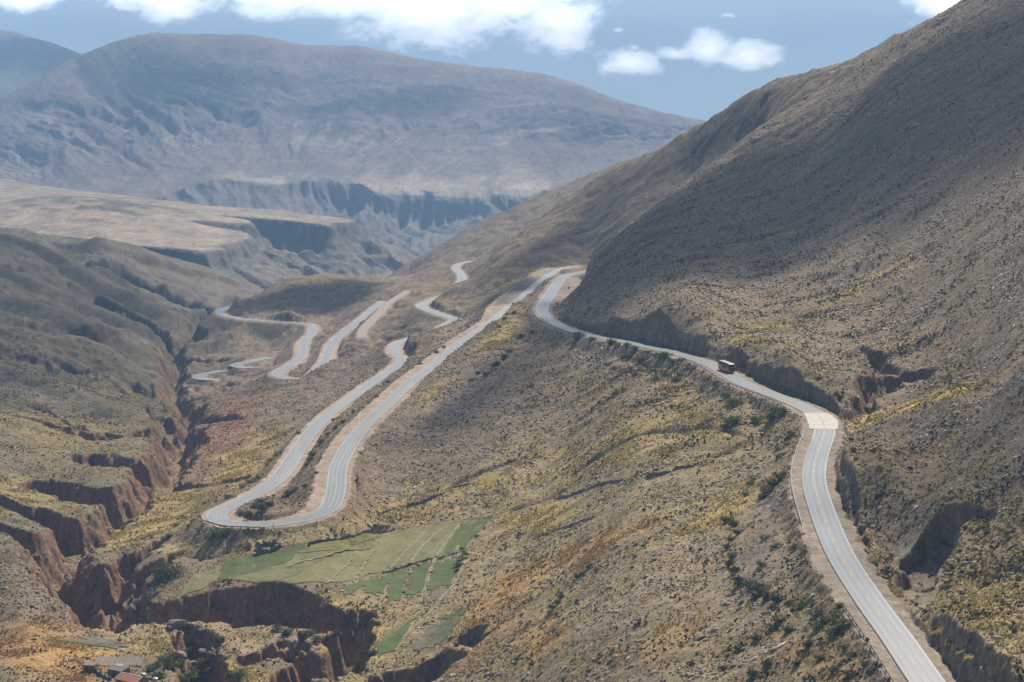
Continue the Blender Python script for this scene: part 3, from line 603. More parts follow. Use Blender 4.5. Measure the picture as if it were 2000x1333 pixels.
# ------------------------------------------------------------------ materials
def mat(name, col=(0.5, 0.5, 0.5), rough=0.7, metal=0.0, spec=0.5, noise=None, bump=None):
    m = bpy.data.materials.new(name); m.use_nodes = True; nt = m.node_tree; b = nt.nodes["Principled BSDF"]
    b.inputs["Base Color"].default_value = (*col, 1); b.inputs["Roughness"].default_value = rough; b.inputs["Metallic"].default_value = metal
    b.inputs["Specular IOR Level"].default_value = spec
    if noise:
        sc, amt = noise[:2]
        tc = nt.nodes.new('ShaderNodeTexCoord'); n = nt.nodes.new('ShaderNodeTexNoise'); n.inputs['Scale'].default_value = sc; n.inputs['Detail'].default_value = 6
        nt.links.new(tc.outputs['Object'], n.inputs['Vector'])
        mr = nt.nodes.new('ShaderNodeMapRange'); mr.inputs['From Min'].default_value = 0.3; mr.inputs['From Max'].default_value = 0.7; mr.inputs['To Min'].default_value = 1 - amt; mr.inputs['To Max'].default_value = 1 + amt
        nt.links.new(n.outputs['Fac'], mr.inputs['Value'])
        mx = nt.nodes.new('ShaderNodeMixRGB'); mx.blend_type = 'MULTIPLY'; mx.inputs[0].default_value = 1; mx.inputs[1].default_value = (*col, 1)
        nt.links.new(mr.outputs[0], mx.inputs[2]); nt.links.new(mx.outputs[0], b.inputs['Base Color'])
        if bump:
            bp = nt.nodes.new('ShaderNodeBump'); bp.inputs['Strength'].default_value = bump[0]; bp.inputs['Distance'].default_value = bump[1]
            nt.links.new(n.outputs['Fac'], bp.inputs['Height']); nt.links.new(bp.outputs[0], b.inputs['Normal'])
    return m


def ground_mat(name, scales, amps, bump, speck=0.0, aniso=(1, 1, 1)):
    """albedo from the vertex colour, broken up by noise at several sizes, rough, bumped"""
    m = bpy.data.materials.new(name); m.use_nodes = True; nt = m.node_tree; N = nt.nodes; L = nt.links; b = N["Principled BSDF"]
    b.inputs["Roughness"].default_value = 0.95; b.inputs["Specular IOR Level"].default_value = 0.15
    at = N.new('ShaderNodeAttribute'); at.attribute_name = "Col"
    tc = N.new('ShaderNodeTexCoord'); mp = N.new('ShaderNodeMapping'); mp.inputs['Scale'].default_value = aniso; L.new(tc.outputs['Object'], mp.inputs[0])
    cur = at.outputs['Color']; hs = []
    for sc, am in zip(scales, amps):
        n = N.new('ShaderNodeTexNoise'); n.inputs['Scale'].default_value = sc; n.inputs['Detail'].default_value = 4; n.inputs['Roughness'].default_value = 0.62; L.new(mp.outputs[0], n.inputs['Vector'])
        mr = N.new('ShaderNodeMapRange'); mr.inputs['From Min'].default_value = 0.28; mr.inputs['From Max'].default_value = 0.72; mr.inputs['To Min'].default_value = 1 - am; mr.inputs['To Max'].default_value = 1 + am
        mr.clamp = False
        L.new(n.outputs['Fac'], mr.inputs['Value'])
        mx = N.new('ShaderNodeMixRGB'); mx.blend_type = 'MULTIPLY'; mx.inputs[0].default_value = 1; L.new(cur, mx.inputs[1]); L.new(mr.outputs[0], mx.inputs[2]); cur = mx.outputs[0]
        hs.append(n.outputs['Fac'])
    if speck:
        vo = N.new('ShaderNodeTexVoronoi'); vo.inputs['Scale'].default_value = 0.75; L.new(mp.outputs[0], vo.inputs['Vector'])
        vs = N.new('ShaderNodeSeparateXYZ'); L.new(vo.outputs['Color'], vs.inputs[0])
        t1 = N.new('ShaderNodeMapRange'); t1.inputs['From Min'].default_value = 0.80; t1.inputs['From Max'].default_value = 0.95; L.new(vs.outputs[0], t1.inputs['Value'])
        t2 = N.new('ShaderNodeMapRange'); t2.inputs['From Min'].default_value = 0.42; t2.inputs['From Max'].default_value = 0.25; L.new(vo.outputs['Distance'], t2.inputs['Value'])
        mu = N.new('ShaderNodeMath'); mu.operation = 'MULTIPLY'; L.new(t1.outputs[0], mu.inputs[0]); L.new(t2.outputs[0], mu.inputs[1])
        ra = N.new('ShaderNodeAttribute'); ra.attribute_name = "rock"
        mu2 = N.new('ShaderNodeMath'); mu2.operation = 'MULTIPLY'; L.new(mu.outputs[0], mu2.inputs[0]); L.new(ra.outputs['Fac'], mu2.inputs[1])
        mx = N.new('ShaderNodeMixRGB'); L.new(mu2.outputs[0], mx.inputs[0]); L.new(cur, mx.inputs[1]); mx.inputs[2].default_value = (0.44, 0.38, 0.34, 1); cur = mx.outputs[0]
    L.new(cur, b.inputs['Base Color'])
    prev = None
    for (idx, st, dist) in bump:
        bp = N.new('ShaderNodeBump'); bp.inputs['Strength'].default_value = st; bp.inputs['Distance'].default_value = dist; L.new(hs[idx], bp.inputs['Height'])
        if speck:
            ga = N.new('ShaderNodeAttribute'); ga.attribute_name = "graded"; gm = N.new('ShaderNodeMapRange'); gm.inputs['To Min'].default_value = st; gm.inputs['To Max'].default_value = st * .12; L.new(ga.outputs['Fac'], gm.inputs['Value']); L.new(gm.outputs[0], bp.inputs['Strength'])
        if prev: L.new(prev, bp.inputs['Normal'])
        prev = bp.outputs[0]
    if prev: L.new(prev, b.inputs['Normal'])
    return m


M_GROUND = ground_mat("dry_ground", (0.16, 0.55, 1.9), (0.22, 0.34, 0.30), [(0, 0.45, 1.6), (1, 0.85, 0.8)], speck=1.0)
M_FAR = ground_mat("far_slope", (0.009, 0.035, 0.12), (0.26, 0.30, 0.2), [(0, 0.5, 36.0), (1, 0.6, 11.0)], aniso=(1, .38, 1))

# ------------------------------------------------------------------ ground mesh
idx = np.arange(nrow * ncol, dtype=np.int32).reshape(nrow, ncol)
Q = np.stack([idx[:-1, :-1], idx[:-1, 1:], idx[1:, 1:], idx[1:, :-1]], -1).reshape(-1, 4)
rockm = 1.15 * np.clip(sstep(0.0, 0.35, n1 + 0.12) * (1 - GRAVM) * (1 - wm * .7) * sstep(700, 1000, PXG) * 0.9 + sstep(600, 900, PXG) * 0.3 * (1 - GRAVM), 0, 1)
V = np.stack([XG.ravel(), YG.ravel(), ZG.ravel()], 1)
o = link("terrain", mesh_np("terrain", V, [Q], [M_GROUND], True, CG3.reshape(-1, 3), {"rock": rockm, "graded": GRAVM}), kind="structure")
print("terrain", round(time.time() - T0, 1))


# ------------------------------------------------------------------ far country: valley floor, mesa, mountains
def grid_obj(name, X, Y, Z, C, material, **props):
    r, c = X.shape; i = np.arange(r * c, dtype=np.int32).reshape(r, c)
    q = np.stack([i[:-1, :-1], i[:-1, 1:], i[1:, 1:], i[1:, :-1]], -1).reshape(-1, 4)
    return link(name, mesh_np(name, np.stack([X.ravel(), Y.ravel(), Z.ravel()], 1), [q], [material], True, C.reshape(-1, 3)), **props)


def inpoly(px, py, poly):
    ins = np.zeros(px.shape, bool); d = np.full(px.shape, 1e9, np.float32); n = len(poly)
    for i in range(n):
        x1, y1 = poly[i]; x2, y2 = poly[(i + 1) % n]
        c = ((y1 > py) != (y2 > py)) & (px < (x2 - x1) * (py - y1) / (y2 - y1 + 1e-12) + x1); ins ^= c
        dx, dy = x2 - x1, y2 - y1; t = np.clip(((px - x1) * dx + (py - y1) * dy) / (dx * dx + dy * dy + 1e-9), 0, 1)
        d = np.minimum(d, np.hypot(px - x1 - t * dx, py - y1 - t * dy))
    return ins, d


def plateau_y(px, py):
    """distance at which a sight line meets the tilted mesa plane"""
    k = (px - 1000) / FPX; q = (py - HZ) / FPX
    return (250 + 0.0743 * 565 - 0.0028 * 3913) / (q - 0.0743 * k - 0.0028)


def make_mesa():
    c = np.linspace(-380, 1150, 560); lr = np.linspace(math.log(3300), math.log(8200), 520)
    Yg = np.repeat(np.exp(lr)[:, None], len(c), 1); Xg = (c[None, :] - 1000) / FPX * Yg; px = np.repeat(c[None, :], len(lr), 0)
    rim = [(-380, 500), (-100, 470), (120, 462), (245, 478), (330, 487), (400, 491), (436, 487), (418, 480), (470, 470), (486, 461), (470, 455), (420, 449), (365, 442), (440, 440), (492, 437), (470, 430), (420, 424), (505, 427), (560, 432), (640, 440), (662, 436), (692, 431), (640, 424), (560, 413), (480, 408), (400, 402), (240, 380), (80, 362), (0, 348), (-200, 330), (-380, 320)]
    W_ = []
    for (a, b) in rim:
        y = plateau_y(a, b); W_.append(((a - 1000) / FPX * y, y))
    wob_ = fbm(Xg / 60, Yg / 60, 4, 61) * 42 + fbm(Xg / 200, Yg / 200, 2, 66) * 40
    ins, d = inpoly(Xg, Yg, W_)
    sd_ = np.where(ins, d, -d) + wob_ * 0.22
    top = -(250 + 0.0743 * (Xg + 565) + 0.0028 * (Yg - 3913)) + fbm(Xg / 300, Yg / 300, 4, 62) * 5
    # two low mounds standing on the plateau
    for (a, b, r, h) in ((125, 414, 170, 20), (250, 426, 190, 17), (185, 422, 260, 7)):
        y = plateau_y(a, b); x = (a - 1000) / FPX * y
        top += h * np.exp(-(((Xg - x) / r) ** 2 + ((Yg - y) / (r * 1.5)) ** 2))
    floor = -np.interp(Yg, [3300, 4000, 4600, 5600, 6600, 8200], [338, 356, 388, 460, 506, 545]) + np.clip(-(px - 640) / 900, 0, 1) * 40
    fl = ridged((Xg * 0.8 + Yg * 0.35) / 120 + fbm(Xg / 150, Yg / 150, 2, 63), Yg / 700, 4, 64)
    fall = -sd_
    cliff = (30 + 14 * fbm(Xg / 160, Yg / 160, 3, 72)) * sstep(0, 20, fall) + 0.40 * np.clip(fall - 14, 0, None)
    z = np.where(sd_ > 0, top, np.maximum(top - cliff - (fl - .8).clip(-.6, 1) * 30 * sstep(0, 60, fall), floor + 0.02 * np.abs(px - 700)))
    z = z + fbm(Xg / 70, Yg / 70, 4, 65) * 3.5 * sstep(0, 60, fall)
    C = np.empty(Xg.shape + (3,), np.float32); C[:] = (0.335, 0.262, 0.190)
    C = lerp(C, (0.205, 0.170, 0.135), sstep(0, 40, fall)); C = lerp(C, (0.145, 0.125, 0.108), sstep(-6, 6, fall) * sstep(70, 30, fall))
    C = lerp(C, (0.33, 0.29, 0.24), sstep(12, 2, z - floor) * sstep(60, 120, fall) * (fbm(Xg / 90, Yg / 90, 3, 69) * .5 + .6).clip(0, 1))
    C *= (1 + 0.18 * fbm(Xg / 120, Yg / 120, 4, 67) + .12 * fbm(Xg / 400, Yg / 90, 3, 68))[..., None]
    # scrub on the mounds
    for (a, b, r) in ((165, 408, 120), (262, 420, 110)):
        y = plateau_y(a, b); x = (a - 1000) / FPX * y
        C = lerp(C, (0.13, 0.12, 0.085), np.clip(np.exp(-(((Xg - x) / r) ** 2 + ((Yg - y) / (r * 3)) ** 2)) * 2.2 - 0.6 + fbm(Xg / 60, Yg / 60, 3, 70) * 1.5, 0, .9))
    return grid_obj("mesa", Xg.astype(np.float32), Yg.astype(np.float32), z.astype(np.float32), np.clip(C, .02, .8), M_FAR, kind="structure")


make_mesa()


def make_mountain(name, curves, cols, rows, seed, amp, base, crest, glen=330.0):
    """loft through cross curves (column -> row, distance), foot first, then gullied down the fall line"""
    c = np.linspace(cols[0], cols[1], cols[2]); K = len(curves)
    PYc = np.array([np.interp(c, [p[0] for p in cv], [p[1] for p in cv]) for cv in curves]); Yc = np.array([np.interp(c, [p[0] for p in cv], [p[2] for p in cv]) for cv in curves])
    for k in range(K):
        ker = np.exp(-0.5 * (np.arange(-12, 13) / 4.0) ** 2); ker /= ker.sum()
        for A_ in (PYc, Yc): A_[k] = np.convolve(np.pad(A_[k], 12, 'edge'), ker, 'valid')
    t = np.linspace(0, K - 1, rows); i0 = np.clip(t.astype(int), 0, K - 2); f = (t - i0)[:, None]
    def cub(A_):
        p0 = A_[np.maximum(i0 - 1, 0)]; p1 = A_[i0]; p2 = A_[i0 + 1]; p3 = A_[np.minimum(i0 + 2, K - 1)]
        m1 = (p2 - p0) / 2; m2 = (p3 - p1) / 2
        s1 = p1 - p0; s2 = p2 - p1; s3 = p3 - p2
        m1 = np.where(s1 * s2 <= 0, 0, np.sign(s2) * np.minimum(np.abs(m1), 2 * np.minimum(np.abs(s1), np.abs(s2)))); m2 = np.where(s2 * s3 <= 0, 0, np.sign(s2) * np.minimum(np.abs(m2), 2 * np.minimum(np.abs(s2), np.abs(s3))))
        return (2 * f ** 3 - 3 * f ** 2 + 1) * p1 + (f ** 3 - 2 * f ** 2 + f) * m1 + (-2 * f ** 3 + 3 * f ** 2) * p2 + (f ** 3 - f ** 2) * m2
    PY_ = cub(PYc); Y_ = cub(Yc); X_ = (c[None, :] - 1000) / FPX * Y_; Z_ = -(PY_ - HZ) / FPX * Y_
    T = np.repeat(t[:, None], len(c), 1)
    return c, T, PY_, X_, Y_, Z_


SKY_M = [(-500, 300), (-200, 262), (0, 205), (75, 163), (130, 126), (161, 108), (205, 91), (235, 80), (265, 71), (300, 65), (375, 67), (431, 67), (499, 68), (544, 79), (585, 87), (650, 90), (700, 90), (807, 112), (875, 124), (950, 133), (1025, 139), (1100, 154), (1175, 184), (1231, 202), (1287, 219), (1350, 231), (1500, 262), (1900, 330)]


def main_mountain():
    crestY = lambda x: np.interp(x, [-500, 0, 150, 262, 400, 700, 1000, 1350, 1900], [8300, 8700, 9300, 10300, 10700, 10600, 10300, 10000, 9600])
    sky = [(a, b, float(crestY(a))) for a, b in SKY_M]
    edge = [(-500, 392, 7300), (0, 392, 7300), (150, 394, 7300), (300, 388, 7300), (400, 352, 7400), (440, 346, 7420), (470, 354, 7360), (520, 362, 7300), (553, 364, 7300), (575, 352, 7450), (620, 352, 7500), (680, 360, 7450), (705, 356, 7480), (725, 372, 7380), (770, 380, 7330), (850, 380, 7330), (900, 387, 7280), (950, 390, 7250), (965, 378, 7350), (1000, 384, 7300), (1030, 388, 7250), (1070, 374, 7350), (1150, 348, 7600), (1350, 300, 8000), (1900, 340, 8000)]
    back = [(-500, 380, 7500), (0, 370, 7600), (300, 360, 7650), (430, 332, 7700), (500, 338, 7650), (560, 340, 7700), (700, 336, 7750), (760, 330, 7800), (850, 345, 7700), (930, 330, 7850), (975, 308, 8000), (1010, 318, 7950), (1060, 345, 7700), (1150, 325, 7900), (1350, 285, 8300), (1900, 336, 8300)]
    cbase = [(a, b + float(np.interp(a, [-500, 300, 430, 560, 600, 690, 715, 760, 840, 940, 962, 1000, 1060, 1150], [25, 25, 16, 30, 30, 58, 26, 50, 62, 46, 14, 44, 40, 20])), Y - 110) for a, b, Y in edge]
    foot = [(-500, 470, 6500), (0, 480, 6500), (300, 500, 6300), (560, 545, 5900), (620, 532, 6000), (750, 505, 6300), (830, 478, 6600), (880, 462, 6750), (1000, 455, 6850), (1150, 440, 6900), (1350, 420, 7000), (1900, 400, 7000)]
    def between(f_, fy): return [(a, b0 + (b1 - b0) * fy, y0 + (y1 - y0) * f_) for (a, b0, y0), (b1, y1) in zip(sky, [(np.interp(a, [q[0] for q in back], [q[1] for q in back]), np.interp(a, [q[0] for q in back], [q[2] for q in back])) for a, _, _ in sky])]
    m1 = between(0.66, 0.62); m2 = between(0.30, 0.24)
    rear = [(a, b + 60, y + 1500) for a, b, y in sky]
    c, T, PY_, X, Y, Z = make_mountain("mountain", [[(a, b + 40, y - 500) for a, b, y in foot], foot, cbase, edge, back, m1, m2, sky, rear], (-500, 1900, 880), 560, 1, 0, None, None)
    px = np.repeat(c[None, :], len(T), 0)
    # ravines: coarse spurs, then finer rills, running down the fall line
    wv = fbm(X / 900, Y / 1100, 3, 301) * 1.1
    up = sstep(4.0, 5.0, T) * sstep(7.02, 6.0, T)
    lean = np.interp(px, [0, 250, 450, 600, 800, 1000, 1400], [0.95, 0.75, 0.45, -.1, -0.45, -0.75, -0.9])
    RL = np.array([P3(0, 255, 8700.0), P3(75, 221, 9000.0), P3(150, 169, 9400.0), P3(210, 127, 9800.0), P3(262, 76, 10250.0)])
    dr_ = np.full(X.shape, 1e9)
    for a_, b_ in zip(RL[:-1], RL[1:]):
        dx, dy = (b_ - a_)[:2]; tt = np.clip(((X - a_[0]) * dx + (Y - a_[1]) * dy) / (dx * dx + dy * dy), 0, 1); dr_ = np.minimum(dr_, np.hypot(X - a_[0] - tt * dx, Y - a_[1] - tt * dy))
    Z = Z + 62 * np.exp(-(dr_ / 300) ** 2) * sstep(6.95, 6.5, T)
    LY = lean * (Y - 8800)
    g1 = ridged((X + LY) / 760 + wv * .45, Y / 2400, 2, 311); g2 = ridged((X + LY * 1.3) / 230 + wv * .6, Y / 1500, 5, 321, .6)
    pm = np.clip(.45 + 1.3 * fbm(X / 1100, Y / 1500, 3, 327), .05, 1.3)
    g4 = ridged((X + LY * 1.3) / 520 + fbm(X / 500, Y / 700, 4, 329) * .9, Y / 1500, 4, 328, .55)
    Z = Z + up * ((g4 - 1.0) * 42 * sstep(6.7, 5.3, T) + (g2 - 1.0) * 28 * sstep(6.3, 5.0, T) * pm) + up * fbm(X / 420, Y / 1500, 5, 325, .6) * 26
    low = sstep(0.3, 1.2, T) * sstep(3.0, 2.6, T)
    g3 = ridged((X + 0.2 * Y) / 95 + fbm(X / 300, Y / 300, 2, 331) * .6, Y / 900, 4, 341)
    Z = Z + low * (g3 - 1.0) * 34 * (.4 + .6 * sstep(520, 680, px))
    Y = Y - sstep(1.6, 2.2, T) * sstep(3.3, 2.9, T) * (g3 - 1.0) * 50 * (.25 + .75 * sstep(520, 680, px))
    Z = Z + fbm(X / 180, Y / 620, 5, 351, .6) * 9 * sstep(0, 1, T)
    C = np.empty(X.shape + (3,), np.float32); C[:] = (0.265, 0.20, 0.155)
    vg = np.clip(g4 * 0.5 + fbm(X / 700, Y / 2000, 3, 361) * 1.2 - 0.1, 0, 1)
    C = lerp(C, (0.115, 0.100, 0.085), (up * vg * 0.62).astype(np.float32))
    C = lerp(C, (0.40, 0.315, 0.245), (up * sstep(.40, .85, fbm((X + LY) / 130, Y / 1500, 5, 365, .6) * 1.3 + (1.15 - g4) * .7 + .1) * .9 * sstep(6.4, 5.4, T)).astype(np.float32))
    C = lerp(C, (0.40, 0.295, 0.215), sstep(6.2, 6.95, T) * 0.6 * np.clip(0.6 + fbm(X / 600, Y / 600, 3, 371), 0, 1))
    tong = np.interp(px, [-500, 418, 440, 550, 562, 600, 700, 728, 945, 957, 972, 1066, 1080, 1900], [0, 0, 1, 1, 0, .1, .25, 1, 1, .3, 1, 1, .05, .05])
    C = lerp(C, (0.46, 0.36, 0.265), (sstep(2.9, 3.05, T) * sstep(4.0, 3.5, T + fbm(X / 150, Y / 400, 3, 377) * .35) * 0.95 * tong).astype(np.float32))
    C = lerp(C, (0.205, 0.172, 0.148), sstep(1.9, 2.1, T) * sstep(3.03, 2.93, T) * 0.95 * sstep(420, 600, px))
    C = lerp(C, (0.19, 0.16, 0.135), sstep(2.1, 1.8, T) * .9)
    C *= (1 + 0.22 * fbm((X + LY) / 300, Y / 1300, 5, 381, .6) + 0.22 * fbm((X + LY) / 70, Y / 600, 4, 391))[..., None]
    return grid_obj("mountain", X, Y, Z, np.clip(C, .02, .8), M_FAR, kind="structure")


main_mountain()


def back_mountain():
    sky = [(-600, 20, 13500), (-300, 52, 13500), (0, 70, 13300), (30, 70, 13300), (75, 75, 13200), (120, 90, 13100), (161, 106, 13000), (230, 135, 13000), (420, 200, 13000), (700, 240, 13000)]
    low = [(a, 260, 10800) for a in (-600, 0, 700)]
    mid = [(a, 100 + b * 0.55, 12100) for a, b, y in sky]
    rear = [(a, b + 60, y + 1500) for a, b, y in sky]
    c, T, PY_, X, Y, Z = make_mountain("m", [low, mid, sky, rear], (-600, 700, 300), 160, 2, 0, None, None)
    g = ridged((X + .5 * Y) / 700 + fbm(X / 900, Y / 900, 3, 401), Y / 2500, 4, 411)
    Z = Z + (g - 1) * 45 * sstep(2.02, 1.5, T)
    C = np.empty(X.shape + (3,), np.float32); C[:] = (0.22, 0.175, 0.14); C *= (1 + .2 * fbm(X / 300, Y / 300, 4, 421))[..., None]
    grid_obj("mountain", X, Y, Z, np.clip(C, .02, .8), M_FAR, kind="structure")
    sky2 = [(-600, 40, 16000), (-100, 52, 16000), (0, 57, 16000), (25, 59, 16000), (55, 67, 16000), (110, 95, 16000), (300, 180, 16000)]
    c, T, PY_, X, Y, Z = make_mountain("m", [[(a, 260, 14800) for a in (-600, 300)], sky2, [(a, b + 60, y + 800) for a, b, y in sky2]], (-600, 300, 120), 60, 3, 0, None, None)
    C = np.empty(X.shape + (3,), np.float32); C[:] = (0.36, 0.27, 0.20)
    grid_obj("mountain", X, Y, Z, C, M_FAR, kind="structure")


back_mountain()
# plain under everything, out past the far mountains
def plain():
    v = np.array([(-12900, 3600, -600), (12900, 3600, -600), (12900, 18300, -600), (-12900, 18300, -600)], float)
    link("ground", mesh_np("ground", v, [np.array([[0, 1, 2, 3]])], [mat("plain_earth", (0.2, 0.165, 0.125), 0.95, noise=(0.004, 0.3))]), kind="structure")
plain()
print("far", round(time.time() - T0, 1))
# ------------------------------------------------------------------ roads
def offs(L):
    t = np.gradient(L, axis=0); t[:, 2] = 0; t /= np.linalg.norm(t, axis=1, keepdims=True) + 1e-9
    return np.stack([-t[:, 1], t[:, 0], np.zeros(len(L))], 1)          # left of the course


def asphalt_mat(nm_, c0, c1):
    m = bpy.data.materials.new(nm_); m.use_nodes = True; nt = m.node_tree; N = nt.nodes; Lk = nt.links; b = N["Principled BSDF"]
    tc = N.new('ShaderNodeTexCoord'); lat = N.new('ShaderNodeAttribute'); lat.attribute_name = "lat"; lon = N.new('ShaderNodeAttribute'); lon.attribute_name = "lon"
    cx = N.new('ShaderNodeCombineXYZ'); Lk.new(lat.outputs['Fac'], cx.inputs[0]); Lk.new(lon.outputs['Fac'], cx.inputs[1])
    mp = N.new('ShaderNodeMapping'); mp.inputs['Scale'].default_value = (0.9, 0.03, 1); Lk.new(cx.outputs[0], mp.inputs[0])
    n1_ = N.new('ShaderNodeTexNoise'); n1_.inputs['Scale'].default_value = 1.0; n1_.inputs['Detail'].default_value = 4; Lk.new(mp.outputs[0], n1_.inputs['Vector'])
    n2_ = N.new('ShaderNodeTexNoise'); n2_.inputs['Scale'].default_value = 1.4; n2_.inputs['Detail'].default_value = 5; Lk.new(tc.outputs['Object'], n2_.inputs['Vector'])
    ad = N.new('ShaderNodeMath'); ad.operation = 'ADD'; Lk.new(n1_.outputs['Fac'], ad.inputs[0]); 
    mu = N.new('ShaderNodeMath'); mu.operation = 'MULTIPLY'; mu.inputs[1].default_value = 0.35; Lk.new(n2_.outputs['Fac'], mu.inputs[0]); Lk.new(mu.outputs[0], ad.inputs[1])
    r = N.new('ShaderNodeValToRGB'); r.color_ramp.elements[0].position = 0.4; r.color_ramp.elements[0].color = (*c0, 1); r.color_ramp.elements[1].position = 0.95; r.color_ramp.elements[1].color = (*c1, 1)
    Lk.new(ad.outputs[0], r.inputs[0])
    ab = N.new('ShaderNodeMath'); ab.operation = 'ABSOLUTE'; Lk.new(lat.outputs['Fac'], ab.inputs[0]); s1 = N.new('ShaderNodeMath'); s1.operation = 'SUBTRACT'; s1.inputs[1].default_value = 1.85; Lk.new(ab.outputs[0], s1.inputs[0]); s2 = N.new('ShaderNodeMath'); s2.operation = 'ABSOLUTE'; Lk.new(s1.outputs[0], s2.inputs[0])
    s3 = N.new('ShaderNodeMath'); s3.operation = 'SUBTRACT'; s3.inputs[1].default_value = .85; Lk.new(s2.outputs[0], s3.inputs[0]); s4 = N.new('ShaderNodeMath'); s4.operation = 'ABSOLUTE'; Lk.new(s3.outputs[0], s4.inputs[0])
    tk = N.new('ShaderNodeMapRange'); tk.interpolation_type = 'SMOOTHSTEP'; tk.inputs['From Min'].default_value = .05; tk.inputs['From Max'].default_value = .6; tk.inputs['To Min'].default_value = .80; tk.inputs['To Max'].default_value = 1.06; Lk.new(s4.outputs[0], tk.inputs['Value'])
    mp2 = N.new('ShaderNodeMapping'); mp2.inputs['Scale'].default_value = (0.13, 0.016, 1); Lk.new(cx.outputs[0], mp2.inputs[0]); vo = N.new('ShaderNodeTexVoronoi'); vo.inputs['Scale'].default_value = 1.0; Lk.new(mp2.outputs[0], vo.inputs['Vector']); vs = N.new('ShaderNodeSeparateXYZ'); Lk.new(vo.outputs['Color'], vs.inputs[0])
    pt = N.new('ShaderNodeMapRange'); pt.inputs['To Min'].default_value = .86; pt.inputs['To Max'].default_value = 1.10; Lk.new(vs.outputs[0], pt.inputs['Value'])
    mk = N.new('ShaderNodeMath'); mk.operation = 'MULTIPLY'; Lk.new(tk.outputs[0], mk.inputs[0]); Lk.new(pt.outputs[0], mk.inputs[1])
    mxr = N.new('ShaderNodeMixRGB'); mxr.blend_type = 'MULTIPLY'; mxr.inputs[0].default_value = 1; Lk.new(r.outputs[0], mxr.inputs[1]); Lk.new(mk.outputs[0], mxr.inputs[2]); Lk.new(mxr.outputs[0], b.inputs['Base Color'])
    b.inputs['Roughness'].default_value = 0.38; b.inputs['Specular IOR Level'].default_value = 1.0
    bp = N.new('ShaderNodeBump'); bp.inputs['Strength'].default_value = 0.15; bp.inputs['Distance'].default_value = 0.05; Lk.new(n2_.outputs['Fac'], bp.inputs['Height']); Lk.new(bp.outputs[0], b.inputs['Normal'])
    return m


M_ASPH = asphalt_mat("asphalt", (0.160, 0.160, 0.155), (0.226, 0.220, 0.208)); M_DUST_GLARE = asphalt_mat("dusty_glare_asphalt", (0.245, 0.235, 0.215), (0.320, 0.305, 0.275))  # lower strands paler: dust, plus sun glare painted into the colour
M_WLINE = mat("white_road_paint", (0.56, 0.55, 0.50), 0.6, noise=(1.5, 0.18)); M_YLINE = mat("yellow_road_paint", (0.38, 0.27, 0.11), 0.6, noise=(0.8, 0.35))
M_CONC = mat("pale_concrete", (0.42, 0.385, 0.325), 0.7, noise=(0.5, 0.12)); M_JOINT = mat("joint_tar", (0.2, 0.19, 0.17), 0.8)
LAT = np.array([-1.0, -0.75, -0.5, -0.25, 0.0, 0.25, 0.5, 0.75, 1.0])


def lane_profile(nm, L):
    s = np.linspace(0, 1, len(L)); w = np.full(len(L), 3.75)
    if nm == "top": w += 0.9 * sstep(0.66, 0.74, s)
    if nm == "low": w += 0.5 * sstep(0.75, 0.95, s) 
    if nm == "mid": w += 0.5 * sstep(0.2, 0.0, s) + 0.9 * sstep(0.42, 0.5, s)
    if nm == "deep": w += 0.6
    if nm in ("tipa", "tipb"): w += 2.2
    return w


def strip(nm, L, w0, w1, up, matl, name, sel=None, parent=None, attrs=False, **kw):
    """a ribbon between two offsets (left positive) along a road line"""
    n = offs(L); V = []; k = len(w0) if hasattr(w0, '__len__') else None
    cols_ = np.linspace(0, 1, 9) if attrs else np.array([0.0, 1.0])
    rows_ = np.arange(len(L)) if sel is None else sel
    off = (np.asarray(w0)[:, None] if k else np.full((len(L), 1), w0)) * (1 - cols_) + (np.asarray(w1)[:, None] if k else np.full((len(L), 1), w1)) * cols_
    Pp = L[:, None, :] + n[:, None, :] * off[..., None]; Pp[..., 2] += up
    Pp = Pp[rows_]; r, c = Pp.shape[:2]; i = np.arange(r * c, dtype=np.int32).reshape(r, c)
    q = np.stack([i[:-1, :-1], i[:-1, 1:], i[1:, 1:], i[1:, :-1]], -1).reshape(-1, 4)[:, ::-1]
    at = {"lat": off[rows_].ravel(), "lon": np.repeat((np.arange(len(L)) * 3.0)[rows_][:, None], c, 1).ravel()} if attrs else None
    return link(name, mesh_np(name, Pp.reshape(-1, 3), [q], [matl], False, None, at), parent, **kw)


def dashes(nm, L, w0, w1, up, matl, name, on, off, parent, s0=0.0, s1=1.0, wv=None):
    n = offs(L); s = np.concatenate([[0], np.cumsum(np.linalg.norm(np.diff(L[:, :2], axis=0), axis=1))]); V = []; F = []
    p = s[-1] * s0
    while p + on < s[-1] * s1:
        q = [p, p + on]; b = len(V)
        for d in q:
            c = np.array([np.interp(d, s, L[:, j]) for j in range(3)]); nn = np.array([np.interp(d, s, n[:, j]) for j in range(3)])
            for o_ in (w0, w1): V.append(c + nn * o_ + np.array([0, 0, up]))
        F.append((b, b + 2, b + 3, b + 1)); p += on + off
    return link(name, mesh_np(name, np.array(V), [np.array(F, np.int32)], [matl]), parent)


def along(nm, px, py):
    """index on a road line closest to a place in the photograph"""
    L = LINES[nm]; x = 1000 + FPX * L[:, 0] / L[:, 1]; y = HZ - FPX * L[:, 2] / L[:, 1]
    return int(np.argmin((x - px) ** 2 + (y - py) ** 2))


